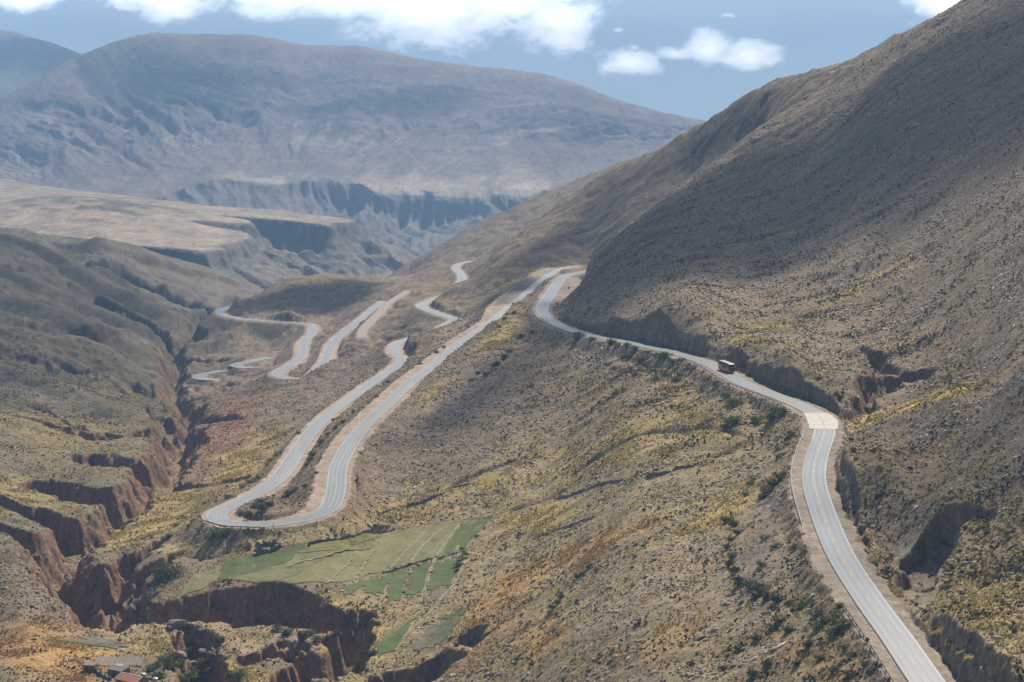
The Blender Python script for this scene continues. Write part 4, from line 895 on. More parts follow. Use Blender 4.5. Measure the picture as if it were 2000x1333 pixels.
ROADS = {}
for nm in ("top", "low", "mid", "deep", "tipa", "tipb"):
    L = LINES[nm]; w = lane_profile(nm, L)
    if nm == "mid":                                   # the same carriageway goes on from the lower straight
        L = L.copy()
    up = {"top": 0.0, "low": 0.0, "mid": 0.015}.get(nm, 0.0)
    r = strip(nm, L, w, -w, up, M_ASPH if nm == "top" else M_DUST_GLARE, "road", attrs=True, kind="structure"); ROADS[nm] = r
    for sgn in (1, -1):
        if nm == "top" and sgn == 1:          # the outer line is worn away up to the ford; only the dark joint shows
            k_ = along(nm, 1586, 850); strip(nm, L, w + 0.02, w - 0.16, up + 0.03, M_JOINT, "edge_joint", sel=np.arange(0, k_), parent=r); strip(nm, L, w - 0.24, w - 0.38, up + 0.03, M_WLINE, "edge_line", sel=np.arange(k_, len(L)), parent=r)
        else: strip(nm, L, sgn * (w - 0.24), sgn * (w - 0.38), up + 0.03, M_WLINE, "edge_line", parent=r)
    if nm in ("top", "low", "mid"):
        strip(nm, L, -0.10, 0.02, up + 0.03, M_YLINE, "centre_line", parent=r)
        dashes(nm, L, 0.08, 0.20, up + 0.034, M_WLINE, "lane_dashes", 5.0, 6.4, r)
Ld = LINES["dirt"]
strip("dirt", Ld, 4.2, -4.2, 0.05, mat("pink_gravel", (0.33, 0.265, 0.225), 0.95, noise=(0.4, 0.2), bump=(0.5, 0.3)), "path", kind="structure")


# the concrete ford where the side gully crosses
i0, i1 = along("top", 1612, 840), along("top", 1590, 806)
Lt = LINES["top"]; sel = np.arange(i0, i1 + 1)
wl = np.interp(np.arange(len(Lt)), [i0, i0 + (i1 - i0) * .5, i1], [5.2, 5.6, 4.6]); wr = np.interp(np.arange(len(Lt)), [i0, i0 + (i1 - i0) * .5, i1], [4.4, 5.6, 4.6])
ford = strip("top", Lt, wl, -wr, 0.05, M_CONC, "pavement", sel=sel, kind="structure")
for f in (0.33, 0.62):
    k = int(i0 + (i1 - i0) * f); strip("top", Lt, wl, -wr, 0.062, M_JOINT, "slab_joint", sel=np.array([k, k + 1]), parent=ford) if False else None
    n_ = offs(Lt)[k]; t_ = np.array([n_[1], -n_[0], 0]); c = Lt[k] + np.array([0, 0, .06])
    link("slab_joint", mesh_np("slab_joint", np.array([c + n_ * wl[k] - t_ * .07, c + n_ * wl[k] + t_ * .07, c - n_ * wr[k] + t_ * .07, c - n_ * wr[k] - t_ * .07]), [np.array([[0, 1, 2, 3]])], [M_JOINT]), ford)
strip("top", Lt, 0.10, -0.06, 0.06, M_JOINT, "slab_joint", sel=sel, parent=ford)
print("roads", round(time.time() - T0, 1))


# ------------------------------------------------------------------ crop fields, laid on the ground
def crop_mat(name, green, earth, cover, rows, seed):
    m = bpy.data.materials.new(name); m.use_nodes = True; nt = m.node_tree; N = nt.nodes; Lk = nt.links; b = N["Principled BSDF"]; b.inputs['Roughness'].default_value = 0.9; b.inputs['Specular IOR Level'].default_value = 0.2
    tc = N.new('ShaderNodeTexCoord'); n = N.new('ShaderNodeTexNoise'); n.inputs['Scale'].default_value = 0.16; n.inputs['Detail'].default_value = 6; n.inputs['Roughness'].default_value = 0.65; Lk.new(tc.outputs['Object'], n.inputs['Vector'])
    u = N.new('ShaderNodeAttribute'); u.attribute_name = "row"
    w = N.new('ShaderNodeMath'); w.operation = 'SINE'; mu = N.new('ShaderNodeMath'); mu.operation = 'MULTIPLY'; mu.inputs[1].default_value = rows * 6.283; Lk.new(u.outputs['Fac'], mu.inputs[0]); Lk.new(mu.outputs[0], w.inputs[0])
    a1 = N.new('ShaderNodeMath'); a1.operation = 'MULTIPLY'; a1.inputs[1].default_value = 0.055; Lk.new(w.outputs[0], a1.inputs[0])
    a2 = N.new('ShaderNodeMath'); a2.operation = 'ADD'; Lk.new(n.outputs['Fac'], a2.inputs[0]); Lk.new(a1.outputs[0], a2.inputs[1])
    r = N.new('ShaderNodeValToRGB'); r.color_ramp.elements[0].position = 0.62 - cover * 0.4; r.color_ramp.elements[0].color = (*earth, 1); r.color_ramp.elements[1].position = 0.72 - cover * 0.3; r.color_ramp.elements[1].color = (*green, 1)
    Lk.new(a2.outputs[0], r.inputs[0])
    n3_ = N.new('ShaderNodeTexNoise'); n3_.inputs['Scale'].default_value = 2.2; n3_.inputs['Detail'].default_value = 3; Lk.new(tc.outputs['Object'], n3_.inputs['Vector'])
    mr = N.new('ShaderNodeMapRange'); mr.inputs['From Min'].default_value = .3; mr.inputs['From Max'].default_value = .7; mr.inputs['To Min'].default_value = .7; mr.inputs['To Max'].default_value = 1.3; Lk.new(n3_.outputs['Fac'], mr.inputs['Value'])
    mx = N.new('ShaderNodeMixRGB'); mx.blend_type = 'MULTIPLY'; mx.inputs[0].default_value = 1; Lk.new(r.outputs[0], mx.inputs[1]); Lk.new(mr.outputs[0], mx.inputs[2]); Lk.new(mx.outputs[0], b.inputs['Base Color'])
    bp = N.new('ShaderNodeBump'); bp.inputs['Strength'].default_value = .8; bp.inputs['Distance'].default_value = .35; Lk.new(a2.outputs[0], bp.inputs['Height']); Lk.new(bp.outputs[0], b.inputs['Normal'])
    return m


G1, G2, G3 = (0.140, 0.150, 0.052), (0.095, 0.122, 0.038), (0.20, 0.185, 0.065); E1, E2 = (0.205, 0.18, 0.085), (0.19, 0.150, 0.105)
MF = {"lush": crop_mat("lush_crop", G2, G1, .8, 12, 1), "thin": crop_mat("thin_crop", G1, E1, .35, 5, 2), "yellow": crop_mat("yellow_crop", (0.21, 0.195, 0.055), G1, .6, 4, 3), "fallow": crop_mat("fallow", (0.175, 0.172, 0.062), (0.225, 0.195, 0.095), .5, 8, 4), "rows": crop_mat("row_crop", G2, E2, .42, 9, 5), "tilled": crop_mat("tilled_earth", (0.17, 0.14, 0.11), (0.215, 0.175, 0.135), .5, 10, 6)}
FIELDS = [([(445, 1097), (966, 1004), (880, 1090), (530, 1144)], "fallow"),  # corners in the photograph: upper left, upper right, lower right, lower left
    ([(372, 1128), (432, 1106), (424, 1136), (345, 1172)], "thin"), ([(440, 1098), (600, 1062), (560, 1100), (428, 1138)], "lush"), ([(560, 1082), (690, 1045), (790, 1035), (665, 1075)], "yellow"), ([(440, 1132), (560, 1102), (640, 1090), (535, 1142)], "thin"),
    ([(650, 1088), (735, 1066), (690, 1135), (545, 1142)], "fallow"), ([(742, 1062), (820, 1040), (760, 1110), (700, 1132)], "fallow"), ([(825, 1042), (890, 1025), (815, 1100), (765, 1112)], "thin"), ([(895, 1024), (968, 1003), (900, 1076), (862, 1090)], "lush"), ([(668, 1148), (735, 1130), (720, 1140), (672, 1165)], "lush"),
    ([(715, 1138), (770, 1120), (745, 1160), (712, 1160)], "lush"), ([(765, 1122), (797, 1112), (782, 1172), (755, 1176)], "lush"), ([(805, 1110), (838, 1102), (826, 1158), (792, 1164)], "lush"), ([(846, 1100), (902, 1092), (880, 1142), (832, 1154)], "lush"), ([(848, 1155), (882, 1148), (866, 1172), (835, 1176)], "tilled"), ([(735, 1258), (810, 1205), (775, 1265), (738, 1286)], "lush"),
    ([(750, 1240), (835, 1195), (815, 1205), (745, 1258)], "thin"), ([(860, 1208), (912, 1188), (906, 1202), (862, 1212)], "lush"), ([(862, 1214), (904, 1204), (862, 1258), (830, 1268)], "rows"), ([(838, 1225), (858, 1216), (826, 1268), (802, 1274)], "tilled"), ([(105, 1250), (140, 1248), (255, 1262), (225, 1268)], "rows"), ([(150, 1243), (200, 1246), (245, 1258), (190, 1258)], "tilled"), ([(190, 1283), (285, 1284), (275, 1302), (180, 1300)], "tilled")]
FIELD_POLYS = []
for pts, kind_ in FIELDS:
    A_, B_, C_, D_ = [np.array(p, float) for p in pts]; n_ = 26; V = []; row = []
    wob2 = rng.normal(0, 1, 8)
    for j in range(n_ + 1):
        t = j / n_
        for i in range(n_ + 1):
            s = i / n_; e = 3.0 * math.sin(s * 9 + wob2[0] * 3) * (1 if j in (0, n_) else 0) + 1.6 * math.sin(t * 11 + wob2[1] * 3) * (1 if i in (0, n_) else 0)
            p = (A_ * (1 - s) + B_ * s) * (1 - t) + (D_ * (1 - s) + C_ * s) * t
            V.append(surf(p[0] + e * .9, p[1] + e * .5, 0.10 if len(FIELD_POLYS) == 0 else 0.2)); row.append(s)
    i = np.arange((n_ + 1) ** 2, dtype=np.int32).reshape(n_ + 1, n_ + 1)
    q = np.stack([i[:-1, :-1], i[1:, :-1], i[1:, 1:], i[:-1, 1:]], -1).reshape(-1, 4)
    link("field", mesh_np("field", np.array(V), [q], [MF[kind_]], True, None, {"row": np.array(row)}), kind="structure")
    FIELD_POLYS.append([(p[0], p[1]) for p in pts])
M_TRACK = mat("trodden_earth", (0.255, 0.215, 0.125), 0.95, noise=(.6, .25))
for pts in ([(686, 1092), (662, 1118), (640, 1140)], [(736, 1067), (712, 1100), (690, 1137)], [(830, 1040), (795, 1075), (762, 1112)], [(897, 1025), (870, 1060), (850, 1092), (836, 1130), (822, 1178)], [(862, 1034), (826, 1066), (800, 1102)], [(912, 1092), (890, 1140), (850, 1185), (800, 1235), (772, 1272)], [(560, 1108), (640, 1086), (720, 1070)]):
    P = np.array([surf(*q) for q in pts]); s_q = np.linspace(0, len(P) - 1, 40); Lp = np.stack([np.interp(s_q, np.arange(len(P)), P[:, j]) for j in range(3)], 1); Lp[:, 2] = [ground_z(x, y) for x, y in Lp[:, :2]]
    nn_ = offs(Lp); w_ = .55 + .3 * np.sin(np.arange(40) * 1.3) ; Vv = np.concatenate([Lp + nn_ * w_[:, None], Lp - nn_ * w_[:, None]]) + np.array([0, 0, .32]); i = np.arange(39)
    link("path", mesh_np("path", Vv, [np.stack([i, i + 1, i + 41, i + 40], 1).astype(np.int32)[:, ::-1]], [M_TRACK]), kind="structure")
print("fields", round(time.time() - T0, 1))

# ------------------------------------------------------------------ loose ground cover: scree, tussock grass, low scrub
def ico():
    t = (1 + 5 ** .5) / 2
    v = np.array([(-1, t, 0), (1, t, 0), (-1, -t, 0), (1, -t, 0), (0, -1, t), (0, 1, t), (0, -1, -t), (0, 1, -t), (t, 0, -1), (t, 0, 1), (-t, 0, -1), (-t, 0, 1)], float); v /= np.linalg.norm(v[0])
    f = np.array([(0, 11, 5), (0, 5, 1), (0, 1, 7), (0, 7, 10), (0, 10, 11), (1, 5, 9), (5, 11, 4), (11, 10, 2), (10, 7, 6), (7, 1, 8), (3, 9, 4), (3, 4, 2), (3, 2, 6), (3, 6, 8), (3, 8, 9), (4, 9, 5), (2, 4, 11), (6, 2, 10), (8, 6, 7), (9, 8, 1)], np.int32)
    return v, f


ICO_V, ICO_F = ico()


def rock_tpl(seed):
    r = np.random.default_rng(seed); v = ICO_V * (1 + r.normal(0, .2, (12, 1))); v = v * np.array([1.0, r.uniform(.55, .9), r.uniform(.3, .6)])
    return v, ICO_F


def shrub_tpl(seed, n=34, lobes=3, leaf=.26):
    """leaf-sized faces filling a few overlapping rounded lobes"""
    r = np.random.default_rng(seed); V = []; F = []
    L = [(r.uniform(-.4, .4), r.uniform(-.4, .4), r.uniform(.32, .6), r.uniform(.38, .62)) for _ in range(lobes)]
    for i in range(n):
        c = L[r.integers(lobes)]; d = r.normal(0, 1, 3); d /= np.linalg.norm(d); rr = c[3] * r.uniform(.35, 1.05) 
        p = np.array([c[0] + d[0] * rr, c[1] + d[1] * rr, max(.03, c[2] + d[2] * rr * .85)])
        nrm = d + r.normal(0, .6, 3); nrm /= np.linalg.norm(nrm); u = np.cross(nrm, r.normal(0, 1, 3)); u /= np.linalg.norm(u); w = np.cross(nrm, u)
        a, b_ = leaf * r.uniform(.6, 1.3), leaf * r.uniform(.4, .9); k = len(V)
        V += [p - u * a, p - w * b_ * .8, p + u * a * 1.1, p + w * b_]; F.append((k, k + 1, k + 2, k + 3))
    return np.array(V), np.array(F, np.int32)


def tuft_tpl(seed, n=11):
    r = np.random.default_rng(seed); V = []; F = []
    for i in range(n):
        a = r.uniform(0, 6.283); lean = r.uniform(.15, .85); h = r.uniform(.55, 1.0); w = r.uniform(.14, .26); b = np.array([math.cos(a), math.sin(a), 0]); s = np.array([-b[1], b[0], 0]); k = len(V)
        V += [b * .1 - s * w, b * .1 + s * w, b * lean * .75 + np.array([0, 0, h * (1 - lean * .35)])]; F.append((k, k + 1, k + 2))
    return np.array(V), np.array(F, np.int32)


cellA = np.abs(np.gradient(XG, axis=1) * np.gradient(YG, axis=0))
frame = (PXG > -300) & (PXG < 2330) & (PYV < 1400)
clear = (RD > 6.0) & (GRAVM < .35)
infield = np.zeros((nrow, ncol), bool)
for fp in FIELD_POLYS:
    xs = [p[0] for p in fp]; ys = [p[1] for p in fp]; bb = (PXG > min(xs) - 4) & (PXG < max(xs) + 4) & (PYV > min(ys) - 4) & (PYV < max(ys) + 4)
    rr, cc_ = np.where(bb)
    if len(rr): infield[rr, cc_] |= inpoly(PXG[rr, cc_], PYV[rr, cc_], fp)[0]
wash = (((PXG - 1790) / 48) ** 2 + ((PYV - 1115) / 78) ** 2 < 1) & (perlin(XG / 3, YG / 3, 7) < .25)
base_ok = VIS & frame & clear & ~infield & ~wash
LOD = np.clip((650.0 / YG) ** 1.3, 0, 1.15) * (YG < 1500)


def sample(dens, n):
    w = (dens * cellA * LOD * base_ok)[:-1, :-1].astype(np.float64).ravel(); cs = np.cumsum(w)
    k = np.searchsorted(cs, rng.random(n) * cs[-1]); r = k // (ncol - 1); c = k % (ncol - 1)
    fr_ = r + rng.random(n); fc_ = c + rng.random(n)
    y = np.exp(np.interp(fr_, np.arange(nrow), LW)); x = np.interp(fc_, np.arange(ncol), U) * y
    return np.stack([x, y, bilin(ZG, fr_, fc_)], 1), r, c, cs[-1]


def spread(tpls, pos, size, sq, yaw, color, tilt=None):
    """copy small templates to many places as one mesh: vertices, faces, colours"""
    VV, FF, CC = [], [], []; off = 0; n = len(pos); which = rng.integers(0, len(tpls), n)
    for t, (tv, tf) in enumerate(tpls):
        m = which == t; k = m.sum()
        if not k: continue
        ca, sa = np.cos(yaw[m]), np.sin(yaw[m]); v = tv[None] * size[m][:, None, None] * np.stack([np.ones(k), np.ones(k), sq[m]], 1)[:, None, :]
        x = v[..., 0] * ca[:, None] - v[..., 1] * sa[:, None]; y = v[..., 0] * sa[:, None] + v[..., 1] * ca[:, None]; z = v[..., 2]
        if tilt is not None: z = z + x * tilt[0][m][:, None] + y * tilt[1][m][:, None]
        P = np.stack([x, y, z], -1) + pos[m][:, None, :]
        VV.append(P.reshape(-1, 3)); FF.append((tf[None] + (np.arange(k) * len(tv))[:, None, None] + off).reshape(-1, tf.shape[1]))
        CC.append(np.repeat(color[m], len(tv), 0)); off += k * len(tv)
    return np.concatenate(VV), np.concatenate(FF).astype(np.int32), np.concatenate(CC)


def veg_mat(name, rough=.8, trans=0.0, amt=.35):
    m = bpy.data.materials.new(name); m.use_nodes = True; nt = m.node_tree; N = nt.nodes; Lk = nt.links; b = N["Principled BSDF"]; b.inputs['Roughness'].default_value = rough; b.inputs['Specular IOR Level'].default_value = .25
    at = N.new('ShaderNodeAttribute'); at.attribute_name = "Col"; tc = N.new('ShaderNodeTexCoord'); n = N.new('ShaderNodeTexNoise'); n.inputs['Scale'].default_value = 1.7; n.inputs['Detail'].default_value = 3; Lk.new(tc.outputs['Object'], n.inputs['Vector'])
    mr = N.new('ShaderNodeMapRange'); mr.inputs['From Min'].default_value = .3; mr.inputs['From Max'].default_value = .7; mr.inputs['To Min'].default_value = 1 - amt; mr.inputs['To Max'].default_value = 1 + amt; Lk.new(n.outputs['Fac'], mr.inputs['Value'])
    mx = N.new('ShaderNodeMixRGB'); mx.blend_type = 'MULTIPLY'; mx.inputs[0].default_value = 1; Lk.new(at.outputs['Color'], mx.inputs[1]); Lk.new(mr.outputs[0], mx.inputs[2]); Lk.new(mx.outputs[0], b.inputs['Base Color'])
    if trans:
        tr = N.new('ShaderNodeBsdfTranslucent'); Lk.new(mx.outputs[0], tr.inputs['Color']); ms = N.new('ShaderNodeMixShader'); ms.inputs[0].default_value = trans
        Lk.new(b.outputs[0], ms.inputs[1]); Lk.new(tr.outputs[0], ms.inputs[2]); Lk.new(ms.outputs[0], N["Material Output"].inputs[0])
    return m


M_ROCK = veg_mat("scree_stone", .85, 0, .2); M_TUFT = veg_mat("tussock", .8, .35, .2); M_LEAF = veg_mat("scrub_leaf", .7, .25, .4)
ny = -gy; nx = -gx
# scree
dens = (np.clip(0.26 + n1 * 1.5 + n2 * .6, 0.02, 1.6) * sstep(620, 900, PXG) * (1 - .75 * np.clip(YELM, 0, 1)) * (1 - wm * .6) + 0.10 + 0.5 * sstep(200, 60, PXG) * sstep(1060, 1100, PYV) * sstep(1215, 1190, PYV)) * (slope < 2.2)
dens *= np.clip(1 + 1.6 * run, .15, 2)
dens *= 1 - 0.7 * np.exp(-(((PXG - 1930) / 170) ** 2 + ((PYV - 1200) / 170) ** 2))
dens *= 1 - 0.85 * np.exp(-(((PXG - 1485) / 50) ** 2 + ((PYV - 1090) / 120) ** 2))
pos, r_, c_, tot = sample(dens, 78000)
n_ = len(pos); size = np.exp(rng.normal(-1.15, .5, n_)) * (1 + .35 * np.clip((pos[:, 1] - 500) / 600, 0, 1.5)); size = np.clip(size, .12, 1.15)
shade = rng.normal(1.0, .32, n_).clip(.4, 2.0)[:, None]; tintc = np.array([(0.285, 0.222, 0.168)]) * shade * (1 + rng.normal(0, .04, (n_, 3)))
V, F_, C = spread([rock_tpl(i) for i in range(8)], pos + np.array([0, 0, .05]), size, np.ones(n_), rng.uniform(0, 6.283, n_), tintc, (gx[r_, c_] * .9 + rng.normal(0, .25, n_), gy[r_, c_] * .9 + rng.normal(0, .25, n_)))
link("scree", mesh_np("scree", V, [F_], [M_ROCK], False, C), kind="stuff", label="grey brown stone scree strewn over the slopes beside the road", category="scree")
# tussock grass
patchy = np.clip(fbm(XG / 16, YG / 16, 4, 501) * 2.4 + .38, 0, 1.8)
gr = np.clip(YELM * 1.5 + .42, 0, 1.6) * patchy
gr = gr + 1.0 * np.exp(-(((PXG - 1930) / 170) ** 2 + ((PYV - 1180) / 180) ** 2))
gr = gr * (slope < 1.1) * (0.25 + 0.75 * sstep(520, 760, PYV)) * (1 - .9 * np.exp(-(((PXG - 1485) / 50) ** 2 + ((PYV - 1090) / 120) ** 2)))
pos, r_, c_, tot = sample(gr, 95000)
n_ = len(pos); size = rng.uniform(.32, .85, n_) * (1 + .3 * np.clip((pos[:, 1] - 500) / 600, 0, 1.5))
k = rng.random(n_)[:, None]; base = CG3[r_, c_]; yl = np.array([(0.56, 0.42, 0.145)]); og = np.array([(0.50, 0.29, 0.10)]); br = np.array([(0.25, 0.215, 0.085)])
org = np.clip((base[:, 0:1] / np.maximum(base[:, 1:2], .01) - 1.42) * 5, 0, 1)
tc_ = np.where(k < .55, yl * (1 - org) + og * org, np.where(k < .8, br, base * 1.1)) * rng.normal(1, .18, (n_, 1)).clip(.5, 1.5)
V, F_, C = spread([tuft_tpl(i) for i in range(8)], pos - np.array([0, 0, .03]), size, rng.uniform(.7, 1.2, n_), rng.uniform(0, 6.283, n_), tc_)
link("dry_grass", mesh_np("dry_grass", V, [F_], [M_TUFT], False, C), kind="stuff", label="yellow tussock grass growing in patches over the slopes", category="grass")
# low scrub
pat2 = np.clip(fbm(XG / 22, YG / 22, 4, 521) * 1.9 + .36, 0.05, 1.7)
sc_ = pat2 * (slope < 1.3) * (.22 + 1.5 * np.exp(-(((PXG - 1920) / 190) ** 2 + ((PYV - 1150) / 230) ** 2)) + .7 * np.exp(-(((PXG - 1720) / 420) ** 2 + ((PYV - 560) / 170) ** 2)) + .45 * np.exp(-(((PXG - 1250) / 200) ** 2 + ((PYV - 760) / 90) ** 2)) + 1.3 * np.exp(-(((PXG - 1560) / 150) ** 2 + ((PYV - 1250) / 120) ** 2)) + 1.3 * np.exp(-(((PXG - 1320) / 120) ** 2 + ((PYV - 750) / 55) ** 2)) + .8 * np.exp(-(((PXG - 1430) / 60) ** 2 + ((PYV - 830) / 60) ** 2)) + .35 * np.exp(-(((PXG - 1050) / 160) ** 2 + ((PYV - 880) / 60) ** 2)) + .3 * np.exp(-(((PXG - 60) / 200) ** 2 + ((PYV - 790) / 60) ** 2)))
sc_ *= np.clip(1 - 1.5 * run, .15, 2.2)
sc_ *= 1 - .8 * np.exp(-(((PXG - 1485) / 45) ** 2 + ((PYV - 1090) / 110) ** 2))
pos, r_, c_, tot = sample(sc_, 58000)
n_ = len(pos); size = np.clip(np.exp(rng.normal(-.90, .45, n_)), .16, 1.0) * (1 + .25 * np.clip((pos[:, 1] - 500) / 600, 0, 1.5))
k = rng.random(n_)[:, None]; tc_ = np.where(k < .40, np.array([(0.072, 0.070, 0.030)]), np.where(k < .8, np.array([(0.130, 0.100, 0.050)]), np.array([(0.175, 0.135, 0.068)]))) * rng.normal(1, .22, (n_, 1)).clip(.5, 1.6)
V, F_, C = spread([shrub_tpl(i, 22, 2, .36) for i in range(8)], pos - np.array([0, 0, .05]), size, rng.uniform(.65, 1.0, n_), rng.uniform(0, 6.283, n_), tc_)
link("scrub", mesh_np("scrub", V, [F_], [M_LEAF], False, C), kind="stuff", label="low dark scrub dotted over the stony slopes", category="scrub")
print("scatter", round(time.time() - T0, 1))

# ------------------------------------------------------------------ bushes one can tell apart
def bush_mesh(name, seed, col, n=300, lobes=7, leaf=.11, var=.35):
    v, f = shrub_tpl(seed, n, lobes, leaf); r = np.random.default_rng(seed + 99)
    sh = r.normal(1, var, len(f)).clip(.35, 1.9); dry = (r.random(len(f)) < .18)[:, None] * np.array([[.09, .045, .01]]); c = np.repeat(np.array([col]) * sh[:, None] * (1 + r.normal(0, .06, (len(f), 3))) + dry, 4, 0).reshape(-1, 3)
    return mesh_np(name, v, [f], [M_LEAF], False, c)


B_DARK = [bush_mesh("bush", 700 + i, (0.082, 0.090, 0.036)) for i in range(5)]
B_GREEN = [bush_mesh("bush", 720 + i, (0.125, 0.160, 0.042)) for i in range(5)]
B_OLIVE = [bush_mesh("bush", 740 + i, (0.135, 0.120, 0.058)) for i in range(4)]
B_PALE = [bush_mesh("bush", 760 + i, (0.20, 0.20, 0.105), leaf=.11) for i in range(2)]
BK = {"d": B_DARK, "g": B_GREEN, "o": B_OLIVE, "p": B_PALE}


ALLROAD = np.concatenate([LINES[k] for k in ("top", "low", "mid", "deep", "tipa", "tipb")])


def road_gap(p): return float(np.min(np.hypot(ALLROAD[:, 0] - p[0], ALLROAD[:, 1] - p[1])))
def off_side(p): k = int(np.argmin(np.hypot(ALLROAD[:, 0] - p[0], ALLROAD[:, 1] - p[1]))); return p[0] - ALLROAD[k, 0]


def bush(px, py, wpx, kind_, label, group, i, flat=.8):
    p = surf(px, py); s = wpx * p[1] / FPX / 1.08
    for k in range(1, 40):                # keep off the carriageway
        q = [road_gap(p)]
        if q[0] > 4.6 + s * .75: break
        px += 1.5 * (1 if (k // 1) and off_side(p) > 0 else -1); p = surf(px, py)
    o = link("bush", BK[kind_][i % len(BK[kind_])]); o.location = p - np.array([0, 0, .12 * s]); o.rotation_euler = (0, 0, rng.uniform(0, 6.28)); o.scale = (s, s * rng.uniform(.8, 1.15), s * flat * rng.uniform(.85, 1.15))
    return tag(o, label, "bush", group)


